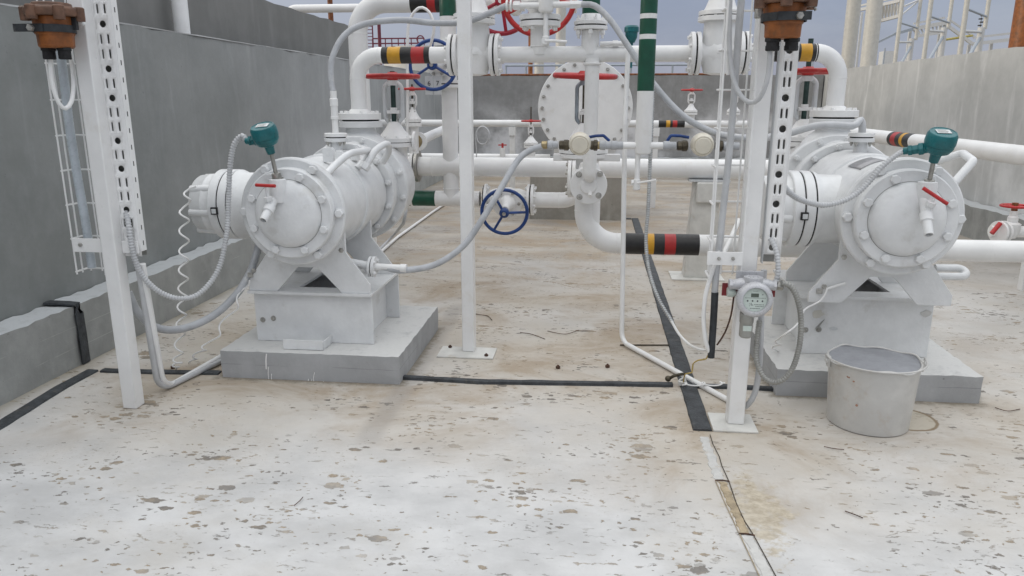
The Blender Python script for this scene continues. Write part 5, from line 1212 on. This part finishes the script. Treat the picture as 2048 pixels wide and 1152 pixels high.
# red handwheels high up behind the header
def high_wheel(label, px, py, Y, Rw, mat, grp, tilt):
    c = at(px, py, Y); t = thing('gate_valve', label, 'valve', grp)
    handwheel(t, c, tilt, Rw, Rw*.075, mat, 5, Rw*.2, .45)
    part('bonnet', MB().rev([(.016, -.05), (.016, .12), (.05, .13), (.055, .2), (.09, .22), (.09, .25), (.07, .26), (.075, .42)], c, -V(tilt), 24), 'white paint', t)
    b = c-V(tilt).normalized()*.36
    part('body', MB().cyl(b-V((.24, 0, 0)), b+V((.24, 0, 0)), .055, 24).disc(b-V((.24, 0, 0)), (-1, 0, 0), .1, .02).disc(b+V((.24, 0, 0)), (1, 0, 0), .1, .02).cyl(b, b+V((0, .5, 0)), .05, 20), 'white paint', t)
high_wheel('high valve with a crimson wheel seen above the left gate valve', 1003, 1, 5.0, .20, 'crimson paint', 'high red wheels', (0, -1, -.12))
high_wheel('high valve with a bright red wheel seen right of the upper drain pot', 1078, -6, 4.75, .215, 'red paint', 'high red wheels', (.12, -1, -.12))

# tank farm with red ladder, far left of centre
TY = 60.
t = thing('storage_tank', 'pale storage tank with red handrail and ladder far behind the left pipes', 'tank')
tc = at(800, 95, TY); x0 = at(748, 95, TY).x; x1 = at(905, 95, TY).x; zt = at(800, 91, TY).z; Rt = (x1-x0)/2; cx = (x0+x1)/2
part('shell', MB().cyl((cx, TY+Rt, -.3), (cx, TY+Rt, zt), Rt, 64), 'pale tank', t)
part('rim', MB().torus((cx, TY+Rt, at(800, 95, TY).z), (0, 0, 1), Rt+.02, .06, 64, 6), 'orange primer', t)
zr0, zr1 = at(800, 86, TY).z, at(800, 76, TY).z
m = MB(); hx0, hx1 = at(742, 80, TY).x, at(846, 80, TY).x
for z in (zr0, zr1): m.beam((hx0, TY+.4, z), (hx1, TY+.4, z), .10)
for i in range(9): x = hx0+(hx1-hx0)*i/8; m.beam((x, TY+.4, zr0-.5), (x, TY+.4, zr1), .07)
m.torus((hx1-.3, TY+.4, (zr0+zr1)/2+.1), (0, 1, 0), .28, .05, 16, 6)
part('handrail', m, 'far maroon', t)
t = thing('ladder_tower', 'maroon caged ladder tower left of the far storage tank', 'tower')
m = MB(); LY = 56.
for px in (732, 745): x = at(px, 60, LY).x; m.cyl((x, LY, -.3), (x, LY, at(735, 8, LY).z), .05, 6)
z = 0.
xa, xb = at(732, 60, LY).x, at(745, 60, LY).x
while z < at(735, 8, LY).z: m.cyl((xa, LY, z), (xb, LY, z), .03, 6); z += .24
part('ladder', m, 'far maroon', t)
m = MB()
for px, rr in ((756, .13),): x = at(px, 60, LY).x; m.cyl((x, LY+.3, -.3), (x, LY+.3, at(px, 46, LY).z), rr, 10)
part('column', m, 'far maroon', t)
m = MB(); zz = at(735, 47, LY).z
for z_ in (zz, at(735, 39, LY).z): m.beam((at(722, 47, LY).x, LY+.2, z_), (at(757, 47, LY).x, LY+.2, z_), .07)
part('platform', m, 'far maroon', t)

# pipe racks to the right, nearest one tallest in view
def rack(label, pxf, pyf, Yf, dYb, pxb, pxs, topb, rung):
    t = thing('pipe_rack', label, 'pipe rack', 'white pipe racks beyond the right wall')
    f = at(pxf, pyf, Yf); bx = at(pxb, 60, Yf+dYb)
    part('post', MB().cyl((f.x, Yf, -.25), (f.x, Yf, 9.), .062, 12), 'cream paint', t); part('post', MB().cyl((bx.x, Yf+dYb, at(pxb, topb, Yf+dYb).z), (bx.x, Yf+dYb, 9.), .055, 12), 'cream paint', t)
    s = at(pxs, 90, Yf+dYb); zs = at(pxs, topb-3, Yf+dYb).z
    part('post', MB().cyl((s.x, Yf+dYb, -.25), (s.x, Yf+dYb, zs), .09, 12), 'far white', t)
    zr = at((pxf+pxb)/2, rung, Yf).z
    part('rung', MB().cyl((f.x, Yf, zr), (bx.x, Yf+dYb, zr), .03, 8), 'far grey', t)
    part('beam', MB().cyl((f.x, Yf, zs-.25), (s.x, Yf+dYb, zs-.12), .035, 8), 'far white', t)
    part('brace', MB().cyl((f.x, Yf, zs-1.35), (s.x, Yf+dYb, zs-.25), .045, 8), 'far grey', t); part('brace', MB().cyl((f.x, Yf, zs-1.4), (s.x, Yf+dYb, zs-2.4), .045, 8), 'far white', t)
rack('far pipe rack just right of the thick cream masts', 1794, 90, 26, 2., 1834, 1822, 80, 45)
rack('middle pipe rack beyond the right wall', 1851, 90, 23, 2., 1896, 1884, 58, 32)
rack('near pipe rack left of the broad orange column', 1922, 90, 20.5, 2., 1969, 1958, 58, 17)
# gantry truss and walkway
t = thing('gantry_truss', 'white lattice gantry with a handrail high beyond the right wall', 'gantry')
GYa, GYb = 30., 27.
m = MB(); P0, P1 = at(1714, 21, GYa), at(1802, 1, GYb); L0, L1 = at(1760, 42, GYa-1.), at(1802, 31, GYb)
m.beam(P0, P1, .10); m.beam(L0, L1, .10); m.beam(P0+V((0, 0, .14)), P1+V((0, 0, .14)), .06)
part('chord', m, 'far white', t)
m = MB()
for i in range(7):
    f = i/7; a = L0.lerp(L1, f); b = P0.lerp(P1, .5+.5*min(1, f+.12)); m.beam(a, b, .05); m.beam(L0.lerp(L1, f), P0.lerp(P1, .5+.5*f), .04)
part('lattice', m, 'far white', t)
part('leg', MB().beam((P0.x, P0.y, -.25), P0, .09).beam((P0.x+.35, P0.y+.5, -.25), (P0.x+.35, P0.y+.5, P0.z), .07), 'far white', t)
m = MB(); A, B = at(1802, 1, GYb), at(1842, -2, GYb+2); A2 = at(1803, 30, GYb)
m.beam(A2, B, .04); m.beam(at(1810, 12, GYb), B, .05)
part('brace', m, 'far white', t)
t = thing('walkway_bridge', 'pale railed walkway bridge with stairs beyond the pipe racks', 'walkway')
WY = 36.
a, b, c, d_ = at(1826, 58, WY), at(1888, 46, WY), at(1945, 88, WY), at(2040, 77, WY)
a2, b2 = at(1835, 72, WY), at(1888, 64, WY)
m = MB()
m.beam(a, b, .16); m.beam(a+V((0, 0, .22)), b+V((0, 0, .22)), .08); m.beam(b, c, .12); m.beam(b+V((.1, 0, .2)), c+V((.1, 0, .25)), .07); m.beam(c, d_, .14); m.beam(c+V((0, 0, .26)), d_+V((0, 0, .26)), .09)
part('handrail', m, 'far white', t)
m = MB(); m.beam(a2, b2, .12)
for i in range(9): f = i/8; m.beam(a.lerp(b, f), a2.lerp(b2, f), .05)
part('balusters', m, 'far white', t)
m = MB(); m.beam(at(1757, 84, WY), at(1790, 68, WY), .09); m.beam(at(1790, 68, WY), a, .12)
part('ramp', m, 'far grey', t)
m = MB()
for q in (a, b, c, at(1990, 84, WY)): m.beam((q.x, WY+.3, -.25), (q.x, WY+.3, q.z), .11)
part('leg', m, 'far white', t)
part('yellow_pipe', MB().cyl(at(1880, 81, WY), at(1945, 71, WY), .05, 8), 'far yellow', t)
t = thing('insulator_post', 'thin post with dark insulators rising between two far racks', 'post')
q = at(1961, 50, 22.6)
part('stick', MB().cyl((q.x, 22.6, at(1961, 55, 22.6).z), (q.x, 22.6, at(1961, 28, 22.6).z), .012, 6), 'far grey', t)
part('insulators', (lambda m: [m.disc((q.x+(.02 if i % 2 else -.02), 22.6, at(1961, 52-6.5*i, 22.6).z), (0, 0, 1), .05, .03, 10) for i in range(4)] and m)(MB()), 'ink', t)
q = at(1776, 112, 50.)
solo('small_tower', MB().box((q.x-.4, 49.6, -.25), (q.x+.4, 50.4, at(1776, 103, 50.).z)), 'far white', 'small white block far away beside the thick cream masts', 'tower')
for px, top, lab in ((1629, 88, 'thin dark aerial far off above the red wheel of the right valve'), (1770, 96, 'thin dark mast far off between cream mast and racks')):
    q = at(px, top, 48.); solo('aerial', MB().cyl((q.x, 48, -.25), (q.x, 48, q.z), .05, 6), 'far grey', lab, 'aerial')

# ================================================================== light
w = bpy.data.worlds.new('World'); sc.world = w; w.use_nodes = True; w.node_tree.nodes.clear()
t = NT(w.node_tree); out = t.n('ShaderNodeOutputWorld'); bg = t.n('ShaderNodeBackground'); t.nt.links.new(bg.outputs[0], out.inputs[0])
SUN_EL, SUN_AZ = R(6.5), R(-97)                 # low sun on the left, azimuth from +Y towards +X
dirn = t.n('ShaderNodeTexCoord').outputs['Generated']; X, Y, Z = t.xyz(dirn)
sky = t.n('ShaderNodeTexSky', sky_type='NISHITA'); sky.sun_disc = False; sky.sun_elevation = SUN_EL; sky.sun_rotation = SUN_AZ
cl = t.noise(t.vm('MULTIPLY', dirn, (1., 1., 2.6)), 2.6, 6, .6)
cl2 = t.noise(t.vm('MULTIPLY', dirn, (1., 1., 4.)), 7., 5, .55)
low = t.mix(t.step(cl, .38, .62), (.29, .33, .485), (.365, .405, .555))
low = t.mix(t.step(cl2, .45, .70, 0, .35), low, (.43, .46, .58))
hi = t.mix(t.step(cl, .35, .68), (1.9, 1.95, 2.02), (2.45, 2.45, 2.42))
grad = t.mix(t.step(Z, .16, .92), low, hi)
glow = t.math('MULTIPLY', t.step(X, .25, -.95), t.step(Z, -.05, .45))
grad = t.mix(t.math('MULTIPLY', glow, .55), grad, (1.55, 1.48, 1.36))
mul = t.mix(1., sky.outputs[0], (.04, .04, .04), 'MULTIPLY')
t.put(bg.inputs[0], t.mix(1., grad, mul, 'ADD')); bg.inputs[1].default_value = .78
sd = bpy.data.lights.new('sun', 'SUN'); sd.energy = .9; sd.angle = R(8); sd.color = (1., .93, .82)
so = bpy.data.objects.new('sun', sd); COL.objects.link(so)
dv = V((math.sin(SUN_AZ)*math.cos(SUN_EL), math.cos(SUN_AZ)*math.cos(SUN_EL), math.sin(SUN_EL)))
so.rotation_euler = (-dv).to_track_quat('-Z', 'Y').to_euler(); so.location = (-10, 0, 8)
sc.view_settings.view_transform = 'Standard'; sc.view_settings.look = 'None'; sc.view_settings.gamma = 1; sc.view_settings.exposure = 0
settle()
